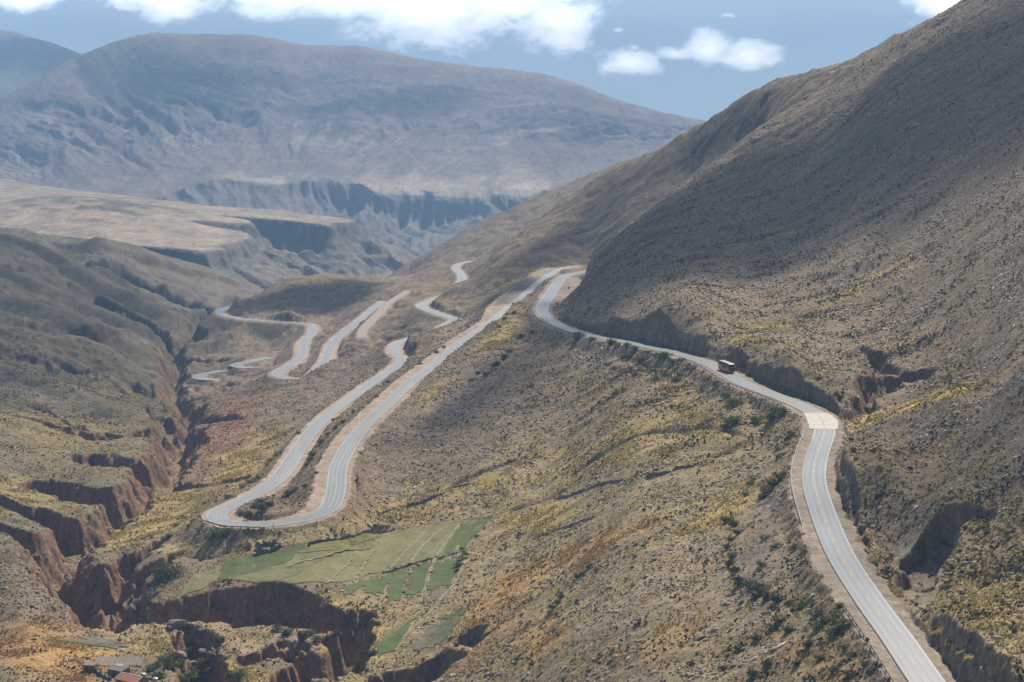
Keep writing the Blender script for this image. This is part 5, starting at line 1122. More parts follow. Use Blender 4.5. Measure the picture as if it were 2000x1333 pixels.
GB = [
    ("green bush on the verge of the road the bus drives on", "bushes along the verge of the bus road", "g", [(1128, 659, 18), (1142, 662, 22), (1155, 665, 16), (1196, 673, 20), (1205, 676, 14), (1225, 678, 15), (1290, 700, 24), (1302, 698, 22), (1312, 708, 18), (1266, 691, 16), (1330, 707, 14), (1352, 724, 12), (1384, 742, 12), (1398, 752, 14)]),
    ("brownish green bush on the bank just below the bus road", "bushes on the bank below the bus road", "o", [(1240, 684, 16), (1232, 696, 20), (1250, 705, 18), (1262, 716, 20), (1275, 728, 16), (1285, 742, 20), (1240, 735, 16), (1200, 722, 14), (1186, 716, 14), (1216, 700, 14), (1300, 735, 18), (1320, 745, 16)]),
    ("bright green bush on the grey bank below the road bend", "bushes below the road bend", "g", [(1520, 812, 30), (1508, 820, 26), (1530, 808, 18), (1424, 830, 26), (1436, 824, 24), (1416, 838, 18), (1474, 824, 20), (1428, 786, 20), (1440, 792, 22), (1418, 778, 18), (1545, 852, 18), (1520, 880, 14), (1530, 890, 12)]),
    ("dark green bush in the thicket on the slope left of the near road", "bushes in the thicket left of the near road", "g", [(1500, 962, 26), (1512, 950, 28), (1522, 940, 24), (1532, 930, 16), (1490, 972, 18), (1472, 938, 18), (1466, 950, 16), (1456, 970, 12), (1522, 895, 14), (1540, 870, 12)]),
    ("dark bush in the line along the grey gravel fan", "bushes edging the gravel fan", "d", [(1420, 1020, 22), (1434, 1028, 20), (1440, 1044, 18), (1428, 1058, 16), (1422, 1072, 18), (1430, 1090, 20), (1424, 1106, 18), (1436, 1118, 22), (1448, 1140, 26), (1466, 1148, 28), (1486, 1158, 30), (1500, 1170, 26), (1516, 1176, 24), (1478, 1168, 22), (1510, 1190, 20)]),
    ("small bright bush on the grey gravel fan", "bushes on the gravel fan", "g", [(1495, 1054, 16), (1488, 1106, 18), (1482, 1116, 14), (1510, 1070, 10), (1520, 1066, 12), (1550, 1072, 12)]),
    ("green bush on the stony slope beside the lower guardrail", "bushes beside the lower guardrail", "g", [(1560, 1190, 26), (1545, 1180, 18), (1600, 1226, 28), (1612, 1214, 24), (1636, 1208, 26), (1644, 1224, 28), (1628, 1240, 26), (1650, 1268, 24), (1664, 1282, 22), (1576, 1182, 22), (1640, 1186, 14), (1690, 1300, 16)]),
    ("dark bush on the stony slope at the lower edge of the view", "dark bushes low on the near slope", "d", [(1524, 1218, 30), (1512, 1230, 26), (1540, 1236, 22), (1480, 1250, 20), (1580, 1262, 22), (1600, 1290, 24), (1630, 1310, 22), (1556, 1300, 18), (1500, 1300, 18), (1440, 1270, 16), (1410, 1310, 18), (1660, 1320, 22), (1470, 1320, 20), (1350, 1300, 14)]),
    ("bush inside the hairpin loop of the lower road", "bushes inside the hairpin loop", "d", [(510, 982, 18), (524, 990, 18), (500, 992, 20), (512, 998, 22), (488, 1008, 14), (514, 1003, 10), (568, 966, 16), (577, 958, 14), (560, 972, 12), (597, 952, 12), (618, 925, 8), (536, 970, 8)]),
    ("green bush on the bank under the hairpin guardrail", "bushes under the hairpin guardrail", "g", [(420, 1048, 20), (410, 1054, 18), (432, 1050, 16), (443, 1042, 18), (390, 1038, 12), (330, 1050, 18), (322, 1056, 14), (375, 1020, 10), (368, 1030, 10), (345, 1028, 12), (362, 1012, 8), (460, 1042, 14), (514, 1034, 8), (445, 972, 12), (400, 984, 10)]),
    ("bush on the outer verge of the lower road", "bushes along the lower road", "g", [(505, 936, 14), (490, 944, 16), (498, 940, 14), (530, 902, 14), (524, 908, 12), (540, 892, 10), (474, 952, 10), (548, 888, 10), (600, 848, 8), (636, 822, 8)]),
    ("bush between the two strands of the lower road", "bushes between the two road strands", "d", [(606, 900, 14), (612, 890, 16), (598, 910, 12), (628, 866, 12), (640, 850, 12), (655, 838, 10), (670, 826, 10), (690, 806, 8), (735, 776, 8), (760, 748, 8), (820, 712, 8), (852, 690, 10), (870, 680, 8)]),
    ("bush on the grassy crest below the upper hairpin", "bushes below the upper hairpin", "d", [(1040, 652, 12), (1020, 660, 14), (995, 690, 16), (985, 700, 14), (970, 715, 16), (950, 735, 14), (935, 730, 10), (920, 745, 10), (975, 640, 8), (1005, 612, 9), (985, 625, 9), (990, 615, 7)]),
    ("bush at the corner of the green fields", "bushes at the corner of the green fields", "g", [(909, 1083, 12), (904, 1094, 14), (896, 1106, 16), (902, 1075, 10), (860, 1092, 9), (893, 1116, 10)]),
    ("bush by the gorge beside the farmhouse", "bushes in the little gorge by the farmhouse", "g", [(330, 1286, 18), (318, 1292, 20), (308, 1304, 18), (296, 1308, 22), (350, 1298, 24), (338, 1306, 26), (360, 1286, 20), (372, 1262, 16), (368, 1276, 16), (380, 1322, 34), (362, 1326, 26), (400, 1300, 22), (412, 1312, 20), (424, 1252, 14), (450, 1322, 26), (470, 1320, 22), (388, 1276, 14), (310, 1326, 22), (440, 1290, 16)]),
    ("bush growing at the foot of the dark gorge wall", "bushes at the foot of the gorge wall", "d", [(540, 1232, 20), (560, 1240, 22), (575, 1228, 20), (590, 1246, 22), (605, 1238, 20), (620, 1252, 20), (505, 1214, 14), (520, 1222, 16), (640, 1250, 18), (655, 1240, 16)]),
    ("bush on the slope below the green fields", "bushes on the slope below the green fields", "d", [(880, 1250, 14), (892, 1262, 12), (850, 1292, 12), (862, 1300, 10), (826, 1290, 10), (1080, 1190, 14), (1090, 1180, 14), (1096, 1170, 16), (1076, 1198, 12), (1150, 1110, 14), (1165, 1116, 12), (1128, 1130, 14), (1138, 1124, 12), (1256, 1068, 10), (1262, 1060, 9), (1240, 1090, 12), (1010, 1290, 12), (1040, 1300, 14), (1100, 1330, 14), (960, 1320, 12)]),
    ("bush beside the quarried pit right of the road", "bushes around the quarried pit", "g", [(1822, 1152, 12), (1842, 1150, 14), (1852, 1150, 16), (1930, 1040, 14), (1968, 1044, 16), (1972, 1052, 14), (1955, 1038, 12), (1782, 1178, 8), (1900, 1110, 12), (1874, 1128, 10)]),
    ("olive bush on the dry slope at the right edge", "olive bushes on the right hand slope", "o", [(1862, 1180, 14), (1880, 1160, 12), (1940, 1130, 14), (1960, 1180, 14), (1912, 1200, 12), (1980, 1230, 14), (1890, 1255, 14), (1930, 1270, 12), (1970, 1290, 14), (1990, 1110, 12), (1905, 1075, 10), (1940, 1085, 10)]),
    ("dark bush on the road cutting by the near bend", "bushes on the road cutting", "d", [(1668, 884, 14), (1672, 900, 12), (1662, 860, 10), (1690, 770, 12), (1640, 778, 12), (1634, 772, 10), (1706, 750, 8), (1600, 742, 10)]),
]
bi = 0
for label, group, kd, items in GB:
    for (a, b, w_) in items: bush(a, b, w_, kd, label, group, bi); bi += 1
bush(1593, 1207, 30, "p", "pale round feathery bush above the lower guardrail", None, 0, 1.0)
BK["t"] = [bush_mesh("bush", 790, (0.090, 0.122, 0.048), n=1600, lobes=14, leaf=.05)]
t_ = bush(326, 1130, 50, "t", "big feathery green bush by the left end of the green fields", None, 1, .75)
# more, strewn where the slope carries them
dens = np.clip(sc_ - .25, 0, 2) * (LOD > .3) * (PXG > 0) * (PXG < 2000) * (PYV < 1333) * (PYV > 560)
pos, r_, c_, tot = sample(dens, 62)
for j in range(62):
    p = pos[j]; s = rng.uniform(.75, 1.05); right = PXG[r_[j], c_[j]] > 1450 and PYV[r_[j], c_[j]] < 900
    o = link("bush", (B_DARK if rng.random() < .6 else B_OLIVE)[j % 4]); o.location = p - np.array([0, 0, .1]); o.rotation_euler = (0, 0, rng.uniform(0, 6.28)); o.scale = (s, s, s * .75)
    tag(o, "dark bush standing alone on the stony slope above the bus road" if right else "dark bush standing alone on the grassy slope below the bus road", "bush", "single bushes on the stony slope above the road" if right else "single bushes on the slope below the road")

# ------------------------------------------------------------------ boulders
import bmesh


def boulder_mesh(seed, flat):
    bm = bmesh.new(); bmesh.ops.create_icosphere(bm, subdivisions=2, radius=1); r = np.random.default_rng(seed); k = r.normal(0, 1, (7, 3)); k /= np.linalg.norm(k, axis=1, keepdims=True); d = r.uniform(.55, .9, 7)
    for v in bm.verts:                       # cut by random planes: a split stone rather than a ball
        for q, dd in zip(k, d):
            h = v.co.dot(Vector(q)) - dd
            if h > 0: v.co -= Vector(q) * h
        v.co.z *= flat
    me = bpy.data.meshes.new("boulder"); bm.to_mesh(me); bm.free(); return me


M_BOUL = mat("boulder_stone", (0.33, 0.29, 0.26), .85, noise=(1.2, .3), bump=(.6, .3)); M_BPALE = mat("pale_stone", (0.58, 0.52, 0.46), .8, noise=(1.2, .2), bump=(.5, .2)); M_BDARK = mat("dark_stone", (0.20, 0.16, 0.135), .9, noise=(.6, .35), bump=(.8, .5))
BM_ = [[boulder_mesh(i, f) for i in range(4)] for f in (.35, .7)]
for g in BM_:
    for me in g: me.materials.append(M_BOUL)
BPM = [boulder_mesh(20 + i, .6) for i in range(3)]
for me in BPM: me.materials.append(M_BPALE)
BDM = [boulder_mesh(30 + i, .8) for i in range(3)]
for me in BDM: me.materials.append(M_BDARK)


def boulder(px, py, wpx, meshes, label, group, i, tall=1.0, yaw=None):
    p = surf(px, py); s = wpx * p[1] / FPX / 1.7
    o = link("boulder", meshes[i % len(meshes)]); o.location = p + np.array([0, 0, s * .12]); o.rotation_euler = (rng.normal(0, .15), rng.normal(0, .15) + (.35 if px > 900 else 0), rng.uniform(0, 6.28) if yaw is None else yaw); o.scale = (s, s * rng.uniform(.6, .9), s * tall)
    return tag(o, label, "boulder", group)


for i, (a, b, w_) in enumerate([(1575, 190, 14), (1640, 235, 11), (1650, 238, 10), (1656, 225, 8), (1790, 245, 14), (1782, 250, 10), (1695, 190, 12), (1870, 140, 12), (1925, 192, 10), (1850, 205, 9), (1835, 222, 8), (1560, 320, 9), (1416, 376, 8), (1645, 360, 9), (1646, 348, 7), (1900, 270, 9), (1752, 300, 9), (1910, 255, 8), (1748, 210, 8), (1730, 212, 7), (1834, 208, 8), (1965, 95, 10), (1720, 370, 7), (1580, 285, 7)]):
    boulder(a, b, w_, BM_[0], "grey slab boulder lying high on the dark scree slope", "boulders high on the scree slope", i)
for i, (a, b, w_) in enumerate([(1095, 622, 9), (1195, 608, 7), (1164, 575, 9), (1270, 548, 7), (1330, 467, 7), (1440, 560, 8), (1580, 555, 11), (1790, 628, 8), (1692, 702, 8), (1360, 730, 8), (1230, 716, 8), (1165, 690, 6), (1170, 700, 9), (1160, 708, 10), (1155, 714, 9), (1148, 706, 7), (1175, 682, 7), (1100, 740, 8), (1146, 738, 9), (1012, 792, 8), (892, 806, 9), (918, 816, 7), (775, 850, 8), (760, 862, 9), (830, 880, 10), (705, 885, 7), (735, 868, 8), (1010, 750, 9), (1120, 795, 8), (1260, 770, 7), (1300, 850, 8), (1330, 838, 7)]):
    boulder(a, b, w_, BM_[1], "grey stone lying on the slope either side of the bus road", "stones on the slope by the bus road", i)
boulder(1041, 752, 17, BM_[0], "largest pale slab lying on the slope below the upper hairpin", None, 0, 1.2, .5)
boulder(830, 881, 11, BM_[0], "long pale slab on the slope right of the lower road", None, 2, 1.0, .4)
for i, (a, b, w_) in enumerate([(742, 1079, 4.5), (746, 1099, 4), (745, 1104, 3.5), (761, 1061, 4), (732, 1072, 3), (735, 1066, 3), (739, 1060, 3), (694, 1081, 3.5), (732, 1134, 3.5), (692, 1138, 4), (886, 1057, 3), (893, 1066, 3), (904, 1062, 3), (720, 1075, 3), (600, 1050, 3.5)]):
    boulder(a, b, w_, BPM, "small white stone lying in the green fields", "white stones in the green fields", i)
for i, (a, b, w_, t) in enumerate([(344, 1222, 40, .8), (334, 1228, 18, .7), (350, 1236, 14, .6), (395, 1232, 22, .7)]):
    boulder(a, b, w_, BDM, ["big dark rock outcrop between the farm flat and the gorge", "squat dark rock left of the big outcrop by the gorge", "small dark rock in front of the big outcrop by the gorge", "dark rock right of the big outcrop by the gorge"][i], None, i, t)
for i, (a, b, w_, t) in enumerate([(352, 1282, 30, .9), (398, 1275, 26, .7), (412, 1280, 22, .7), (325, 1268, 12, .6), (376, 1295, 16, .5), (476, 1345, 30, .5)]):
    boulder(a, b, w_, BDM, "brown rock standing among the green bushes by the farmhouse", "brown rocks among the bushes by the farmhouse", i, t)
print("bushes", round(time.time() - T0, 1))

# ------------------------------------------------------------------ guardrails
M_STEEL = mat("galvanised_steel", (0.20, 0.20, 0.20), .5, .5, noise=(2, .15)); M_POST = mat("weathered_post", (0.13, 0.115, 0.10), .8, noise=(3, .2)); M_WHITE = mat("white_paint", (0.78, 0.77, 0.74), .5, noise=(1.5, .08)); M_REDRAIL = mat("red_white_rail", (0.55, 0.30, 0.25), .6, noise=(.5, .3))
post_me = MB().box((0, 0, .38), (.16, .20, .95)).box((0, 0, .84), (.22, .26, .06)).mesh("post", [M_POST], bevel=.012)


def guardrail(nm, a, b, off, label, matl=M_STEEL, pm=None, hgt=.66, step=4.0):
    L = LINES[nm]; n = offs(L); k0, k1 = sorted((along(nm, *a), along(nm, *b))); P = (L + n * off)[k0:k1 + 1]
    if len(P) < 3: return
    P = P.copy(); P[:, 2] = [ground_z(x, y) for x, y in P[:, :2]] if abs(off) > 5 else P[:, 2]
    for j in range(3):
        kk = np.ones(5) / 5
        if len(P) > 7: P[2:-2, j] = np.convolve(P[:, j], kk, 'valid')
    root = empty("guardrail", P[0], 0, label, "guardrail", "guardrails along the mountain road")
    prof = [(-.03, -.2), (-.03, .2), (.02, .2), (.07, .1), (.02, .0), (.07, -.1), (.02, -.2)]      # two-wave beam
    nn = offs(P); V = []; F = []; c = len(prof); sg = -np.sign(off)
    for i, p in enumerate(P):
        for (q, h) in prof: V.append(p - P[0] + nn[i] * q * sg + np.array([0, 0, hgt + h]))
    for i in range(len(P) - 1):
        for j in range(c): F.append((i * c + j, i * c + (j + 1) % c, (i + 1) * c + (j + 1) % c, (i + 1) * c + j))
    link("rail", mesh_np("rail", np.array(V), [np.array(F, np.int32)], [matl]), root)
    s = np.concatenate([[0], np.cumsum(np.linalg.norm(np.diff(P[:, :2], axis=0), axis=1))])
    for d in np.arange(0.3, s[-1], step):
        o = link("post", pm or post_me, root); x = np.array([np.interp(d, s, P[:, j]) for j in range(3)]); q = np.array([np.interp(d, s, nn[:, j]) for j in range(2)])
        o.location = x - P[0] - np.array([q[0], q[1], 0]) * .1 * sg; o.rotation_euler = (0, 0, math.atan2(q[1], q[0]))
    return root


M_WPOST = mat("white_post_paint", (0.6, 0.59, 0.56), .6)
wpost = MB().box((0, 0, .38), (.14, .18, .95)).box((0, 0, .84), (.19, .22, .06)).mesh("post", [M_WPOST], bevel=.012)
guardrail("top", (1800, 1345), (1680, 1195), 7.1, "dark guardrail beside the road at the bottom right")
guardrail("top", (1612, 1030), (1600, 850), 7.0, "long pale guardrail curving along the outside of the near bend", M_WHITE, wpost, step=3.0)
guardrail("top", (1560, 792), (1362, 700), 6.9, "guardrail on the outer verge below the red bus")
guardrail("top", (1170, 658), (1066, 580), 6.9, "guardrail curving round the outside of the upper hairpin")
guardrail("low", (1095, 526), (1030, 572), -15.5, "pale guardrail round the gravel lay-by behind the upper hairpin", M_WHITE, wpost)
guardrail("mid", (424, 1016), (464, 984), 6.3, "guardrail on the far side of the lowest big hairpin", M_STEEL)
guardrail("low", (520, 1027), (426, 1016), 6.3, "guardrail on the near side of the lowest big hairpin", M_STEEL)
guardrail("mid", (850, 611), (850, 583), 6.2, "guardrail round the small bend under the dark cutting", M_WHITE, wpost)
guardrail("deep", (470, 623), (438, 604), 6.3, "reddish guardrail on the farthest bend under the round hill", M_REDRAIL)

# ------------------------------------------------------------------ signs and marker posts
M_SRED = mat("sign_red", (0.52, 0.055, 0.04), .5, noise=(3, .1)); M_SGREY = mat("sign_back_grey", (0.46, 0.46, 0.44), .5, .3, noise=(3, .1)); M_SDARK = mat("sign_dark", (0.06, 0.065, 0.06), .6, noise=(3, .1)); M_BLACK = mat("black_paint", (0.02, 0.02, 0.022), .5, noise=(3, .1))


def signpost(px, py, label, build, up=0.0):
    p = surf(px, py); root = empty("road_sign", p, 0, label, "road sign"); build(root); return root


def red_board(r):
    link("panel", MB().box((0, 0, 2.2), (2.0, .06, 1.35)).mesh("panel", [M_SRED], bevel=.02), r)
    link("symbol", MB().box((-.35, -.04, 2.45), (.9, .015, .28)).box((.2, -.04, 2.0), (1.0, .015, .28)).mesh("symbol", [M_BLACK]), r)
    for s in (-.75, .75): link("leg", MB().box((s, .05, .75), (.1, .08, 1.7)).mesh("leg", [M_POST], bevel=.01), r)


def red_disc(r):
    mb = MB(); mb.tube((0, -.02, 2.1), (0, .03, 2.1), .85, n=28); link("panel", mb.mesh("panel", [M_SRED]), r)
    link("symbol", MB().box((-.12, -.045, 2.35), (.7, .015, .22)).box((-.12, -.045, 1.9), (.7, .015, .22)).mesh("symbol", [M_BLACK]), r)
    link("post", MB().tube((0, .05, -.2), (0, .05, 2.6), .05).mesh("post", [M_POST]), r)


def grey_board(r):
    link("panel", MB().box((0, 0, 2.1), (.95, .05, 1.2)).mesh("panel", [M_SGREY], bevel=.02), r)
    link("post", MB().tube((0, .06, -.2), (0, .06, 2.6), .05).mesh("post", [M_POST]), r)
    link("backing_strip", MB().box((0, -.035, 2.1), (.7, .012, .08)).box((0, -.035, 1.85), (.5, .012, .08)).mesh("backing_strip", [M_SDARK]), r)


def diamond(r):
    link("panel", MB().prism([(-.62, 1.75), (0, 1.13), (.62, 1.75), (0, 2.37)], 1, -.03, .02).mesh("panel", [M_SDARK]), r)
    link("post", MB().box((0, .05, .8), (.08, .06, 2.4)).mesh("post", [M_POST], bevel=.01), r)
    link("rib", MB().box((0, -.045, 1.75), (.8, .015, .06)).mesh("rib", [M_POST]), r)


signpost(1088, 600, "red rectangular road sign on two legs inside the upper hairpin", red_board)
signpost(1111, 568, "round red road sign on one post inside the upper hairpin", red_disc)
s_ = signpost(1653, 814, "small grey board sign by the concrete ford", grey_board)
s_ = signpost(1694, 1266, "dark diamond sign seen from behind at the lower guardrail", diamond); s_.rotation_euler = (0, 0, .35)


def marker(px, py, label, h=1.0, group=None):
    p = surf(px, py); r = empty("marker_post", p, rng.uniform(-.3, .3), label, "marker post", group)
    link("post", MB().prism([(-.11, -.2), (.11, -.2), (.09, h), (0, h + .1), (-.09, h)], 1, -.06, .06).mesh("post", [M_POST]), r)
    link("reflector", MB().box((0, -.07, h * .75), (.12, .015, .22)).mesh("reflector", [M_SGREY]), r); return r


marker(403, 1026, "short dark marker post at the left end of the lowest hairpin", .9)
marker(481, 1032, "short dark marker post in the middle of the lowest hairpin", 1.3)
marker(534, 1030, "short dark marker post at the right end of the lowest hairpin", 1.3)
marker(1123, 541, "dark marker on the road edge beyond the red signs", 1.6)

# white pole and cactus
p = surf(771, 1326); q_ = MB(); q_.tube((0, 0, -.3), (-.45, .3, 4.6), .16, .13, 12); q_.tube((-.45, .3, 4.6), (-.455, .304, 4.68), .17, .12, 12)
r = empty("pole", p, 0, "white slanting pole at the bottom edge below the fields", "pole"); link("shaft", q_.mesh("shaft", [M_WHITE], True), r); link("base_block", MB().box((.1, -.05, .12), (.8, .6, .4)).mesh("base_block", [M_CONC], bevel=.03), r)


def cactus(px, py, h, label):
    p = surf(px, py); r = empty("cactus", p, 0, label, "cactus"); mg = mat("cactus_skin", (0.085, 0.085, 0.05), .8, noise=(4, .3))
    n = 12; V = []; F = []; lv = [(0, .22), (.15, .26), (.5, .30), (.85, .27), (.97, .17), (1.0, .03)]
    for (t, rr) in lv:
        for i in range(n): a = 2 * math.pi * i / n; k = rr * (1 + .16 * (-1) ** i); V.append((math.cos(a) * k + .12 * math.sin(t * 5), math.sin(a) * k, h * t - .2))
    for j in range(len(lv) - 1):
        for i in range(n): F.append((j * n + i, j * n + (i + 1) % n, (j + 1) * n + (i + 1) % n, (j + 1) * n + i))
    m = MB(); m.add(V, F); link("stem", m.mesh("stem", [mg]), r)
    m = MB(); m.tube((.1, 0, h * .5), (-.42, .05, h * .55), .15, .17, 10); m.tube((-.42, .05, h * .52), (-.45, .05, h * .72), .18, .11, 10); link("arm", m.mesh("arm", [mg]), r)


cactus(431, 907, 4.2, "tall dark cactus standing alone on the yellow slope above the canyon")

# ------------------------------------------------------------------ dry-stone walls
M_DRY = mat("dry_stone", (0.20, 0.155, 0.13), .95, noise=(.9, .45), bump=(.9, .5))


def stone_wall(pts, h, w, label, group=None, ragged=.35):
    P = np.array([surf(a, b) for a, b in pts]); s = np.concatenate([[0], np.cumsum(np.linalg.norm(np.diff(P[:, :2], axis=0), axis=1))]); k = max(4, int(s[-1] / .7)); q = np.linspace(0, s[-1], k)
    L = np.stack([np.interp(q, s, P[:, j]) for j in range(3)], 1); L[:, 2] = [ground_z(x, y) for x, y in L[:, :2]]; n = offs(L); V = []; F = []
    for i in range(k):
        hh = h * (1 + rng.normal(0, ragged)); hh = max(.15, hh)
        for (o_, z) in ((-w / 2, -.4), (-w / 2 + rng.normal(0, .08), hh), (w / 2 + rng.normal(0, .08), hh * rng.uniform(.85, 1)), (w / 2, -.4)): V.append(L[i] - L[0] + n[i] * o_ + np.array([0, 0, z]))
    for i in range(k - 1):
        for j in range(3): F.append((i * 4 + j, i * 4 + j + 1, i * 4 + j + 5, i * 4 + j + 4))
    F += [(0, 1, 2, 3), (k * 4 - 1, k * 4 - 2, k * 4 - 3, k * 4 - 4)]
    m = MB(); m.add(V, F); o = link("stone_wall", m.mesh("stone_wall", [M_DRY])); o.location = L[0]; return tag(o, label, "stone wall", group)


stone_wall([(500, 1082), (530, 1078), (547, 1070), (540, 1062), (515, 1064), (502, 1072)], 1.3, 1.2, "ruined stone enclosure above the left end of the fields")
stone_wall([(600, 1063), (650, 1056), (690, 1049), (730, 1042), (770, 1036)], .8, .9, "dark stone wall along the upper edge of the fields")
stone_wall([(726, 1040), (745, 1034), (760, 1030)], 1.6, 1.4, "heap of dark stones on the wall above the fields")
stone_wall([(748, 1120), (790, 1107), (830, 1096), (852, 1090)], .7, 1.2, "low stone wall between the upper and lower fields")
stone_wall([(865, 1090), (885, 1083), (905, 1077)], .6, 1.0, "short stone wall at the right end of the fields")
stone_wall([(832, 1185), (827, 1160), (838, 1120), (846, 1098)], .35, .7, "thin stone line running down between the lower fields")
stone_wall([(690, 1137), (705, 1105), (725, 1080), (735, 1066)], .3, .6, "thin stone line running down through the upper fields")
stone_wall([(1265, 932), (1300, 925), (1350, 912), (1400, 894)], .9, 1.4, "long dark stone terrace wall on the slope below the road bend")
stone_wall([(1085, 975), (1150, 955), (1215, 940)], .6, 1.2, "stone terrace wall above the orange grass")
stone_wall([(740, 1003), (800, 985), (870, 962), (920, 945)], .5, 1.2, "stone terrace wall right of the lower hairpin road")
stone_wall([(1060, 1042), (1110, 1028), (1160, 1010)], .4, 1.0, "stone terrace line in the middle of the grassy slope")

# ------------------------------------------------------------------ farmstead at the bottom left
M_ADOBE = mat("adobe", (0.23, 0.165, 0.12), .95, noise=(.8, .2), bump=(.5, .1)); M_TILE = mat("red_roof_sheet", (0.40, 0.150, 0.105), .75, noise=(.9, .22)); M_TIN = mat("tin_sheet", (0.24, 0.21, 0.18), .45, .35, noise=(.7, .15)); M_TINW = mat("bright_tin", (0.46, 0.46, 0.45), .4, .3, noise=(.7, .1)); M_DOOR = mat("old_wood", (0.10, 0.07, 0.05), .8, noise=(3, .25))
M_RIDGE = mat("ridge_tile", (0.5, 0.42, 0.30), .8, noise=(1.5, .2))


def house():
    p = surf(258, 1341); r = empty("farmhouse", p, rad(-32), "low farmhouse with a red roof at the bottom left corner", "farmhouse")
    w, d, h = 8.4, 5.6, 2.5
    wl_ = MB(); wl_.prism([(-d / 2, -.4), (d / 2, -.4), (d / 2, h), (0, h + 1.1), (-d / 2, h)], 0, -w / 2, w / 2); link("wall", wl_.mesh("wall", [M_ADOBE]), r)
    for s in (-1, 1):       # two slopes of ribbed sheet
        m = MB(); nrib = 28
        for i in range(nrib):
            x0 = -w / 2 - .3 + (w + .6) * i / nrib; x1 = x0 + (w + .6) / nrib * .96; e = .03 * (i % 2)
            m.add([(x0, s * .05, h + 1.22 + e), (x1, s * .05, h + 1.22 + e), (x1, s * (d / 2 + .4), h - .04 + e), (x0, s * (d / 2 + .4), h - .04 + e), (x0, s * .05, h + 1.14), (x1, s * .05, h + 1.14), (x1, s * (d / 2 + .4), h - .12), (x0, s * (d / 2 + .4), h - .12)], [(0, 1, 2, 3), (7, 6, 5, 4), (0, 4, 5, 1), (1, 5, 6, 2), (2, 6, 7, 3), (3, 7, 4, 0)])
        link("roof", m.mesh("roof", [M_TILE]), r)
    link("ridge_cap", MB().box((0, 0, h + 1.25), (w + .7, .35, .08)).mesh("ridge_cap", [M_RIDGE], bevel=.02), r)
    for s in (-1, 1): link("verge", MB().prism([(-d / 2 - .4, h - .05), (0, h + 1.22), (d / 2 + .4, h - .05), (d / 2 + .4, h + .07), (0, h + 1.34), (-d / 2 - .4, h + .07)], 0, s * (w / 2 + .3) - .09, s * (w / 2 + .3) + .09).mesh("verge", [M_RIDGE]), r)
    dr = link("door", MB().box((.8, -d / 2 - .02, 1.0), (.95, .08, 2.0)).mesh("door", [M_DOOR], bevel=.01), r); link("handle", MB().box((1.1, -d / 2 - .08, 1.0), (.1, .06, .04)).mesh("handle", [M_STEEL]), dr)
    wn = link("window", MB().box((-2.2, -d / 2 - .01, 1.45), (1.0, .06, .9)).mesh("window", [M_BLACK]), r); link("frame", MB().box((-2.2, -d / 2 - .06, 1.93), (1.2, .06, .08)).box((-2.2, -d / 2 - .06, .97), (1.2, .06, .08)).box((-2.75, -d / 2 - .06, 1.45), (.08, .06, .9)).box((-1.65, -d / 2 - .06, 1.45), (.08, .06, .9)).mesh("frame", [M_DOOR]), wn)


def annex():
    p = surf(232, 1318); r = empty("shed", p, rad(-32), "tin roofed shed built on behind the red farmhouse roof", "shed")
    link("wall", MB().prism([(-2, -.4), (2, -.4), (2, 2.5), (-2, 2.0)], 0, -3, 3).mesh("wall", [M_ADOBE]), r)
    m = MB()
    for i in range(16):
        x0 = -3.2 + 6.4 * i / 16; e = .03 * (i % 2); m.add([(x0, -2.3, 2.02 + e), (x0 + .39, -2.3, 2.02 + e), (x0 + .39, 2.3, 2.62 + e), (x0, 2.3, 2.62 + e), (x0, -2.3, 1.96), (x0 + .39, -2.3, 1.96), (x0 + .39, 2.3, 2.56), (x0, 2.3, 2.56)], [(0, 1, 2, 3), (7, 6, 5, 4), (0, 4, 5, 1), (1, 5, 6, 2), (2, 6, 7, 3), (3, 7, 4, 0)])
    link("roof", m.mesh("roof", [M_TIN]), r)
    link("roof_sheet", MB().add([(-2.6, .6, 2.52), (.4, .6, 2.52), (.4, 2.1, 2.72), (-2.6, 2.1, 2.72), (-2.6, .6, 2.47), (.4, .6, 2.47), (.4, 2.1, 2.67), (-2.6, 2.1, 2.67)], [(0, 1, 2, 3), (7, 6, 5, 4), (0, 4, 5, 1), (1, 5, 6, 2), (2, 6, 7, 3), (3, 7, 4, 0)]).mesh("roof_sheet", [M_TINW]), r)
    link("door", MB().box((0, -2.03, 1.0), (.9, .08, 1.8)).mesh("door", [M_DOOR], bevel=.01), r)


def hut():
    p = surf(176, 1311); r = empty("hut", p, rad(-8), "small square adobe hut left of the farmhouse", "hut")
    link("wall", MB().box((0, 0, .9), (3.6, 2.8, 2.6)).mesh("wall", [M_ADOBE], bevel=.05), r)
    link("roof", MB().prism([(-1.65, 2.16), (1.65, 2.34), (1.65, 2.5), (-1.65, 2.32)], 0, -2.05, 2.05).mesh("roof", [M_TIN], bevel=.02), r)
    link("door", MB().box((-.5, -1.42, .75), (.8, .08, 1.7)).mesh("door", [M_DOOR], bevel=.01), r)


house(); annex(); hut()
stone_wall([(182, 1309), (192, 1317), (205, 1324), (216, 1330)], 1.1, .7, "rough stone wall between the adobe hut and the farmhouse")


def tank(px, py, label, m_):
    p = surf(px, py); r = empty("water_tank", p, 0, label, "water tank"); q = MB(); q.tube((0, 0, -.2), (0, 0, 1.3), .8, .78, 18); link("body", q.mesh("body", [M_ADOBE if m_ else M_SGREY], bevel=.02), r); q = MB(); q.tube((0, 0, 1.3), (0, 0, 1.5), .84, .5, 18); link("lid", q.mesh("lid", [M_TINW]), r)


tank(279, 1324, "round brick tank with a pale lid right of the farmhouse", 1); tank(303, 1333, "pale round tank at the bottom edge right of the farmhouse", 0)


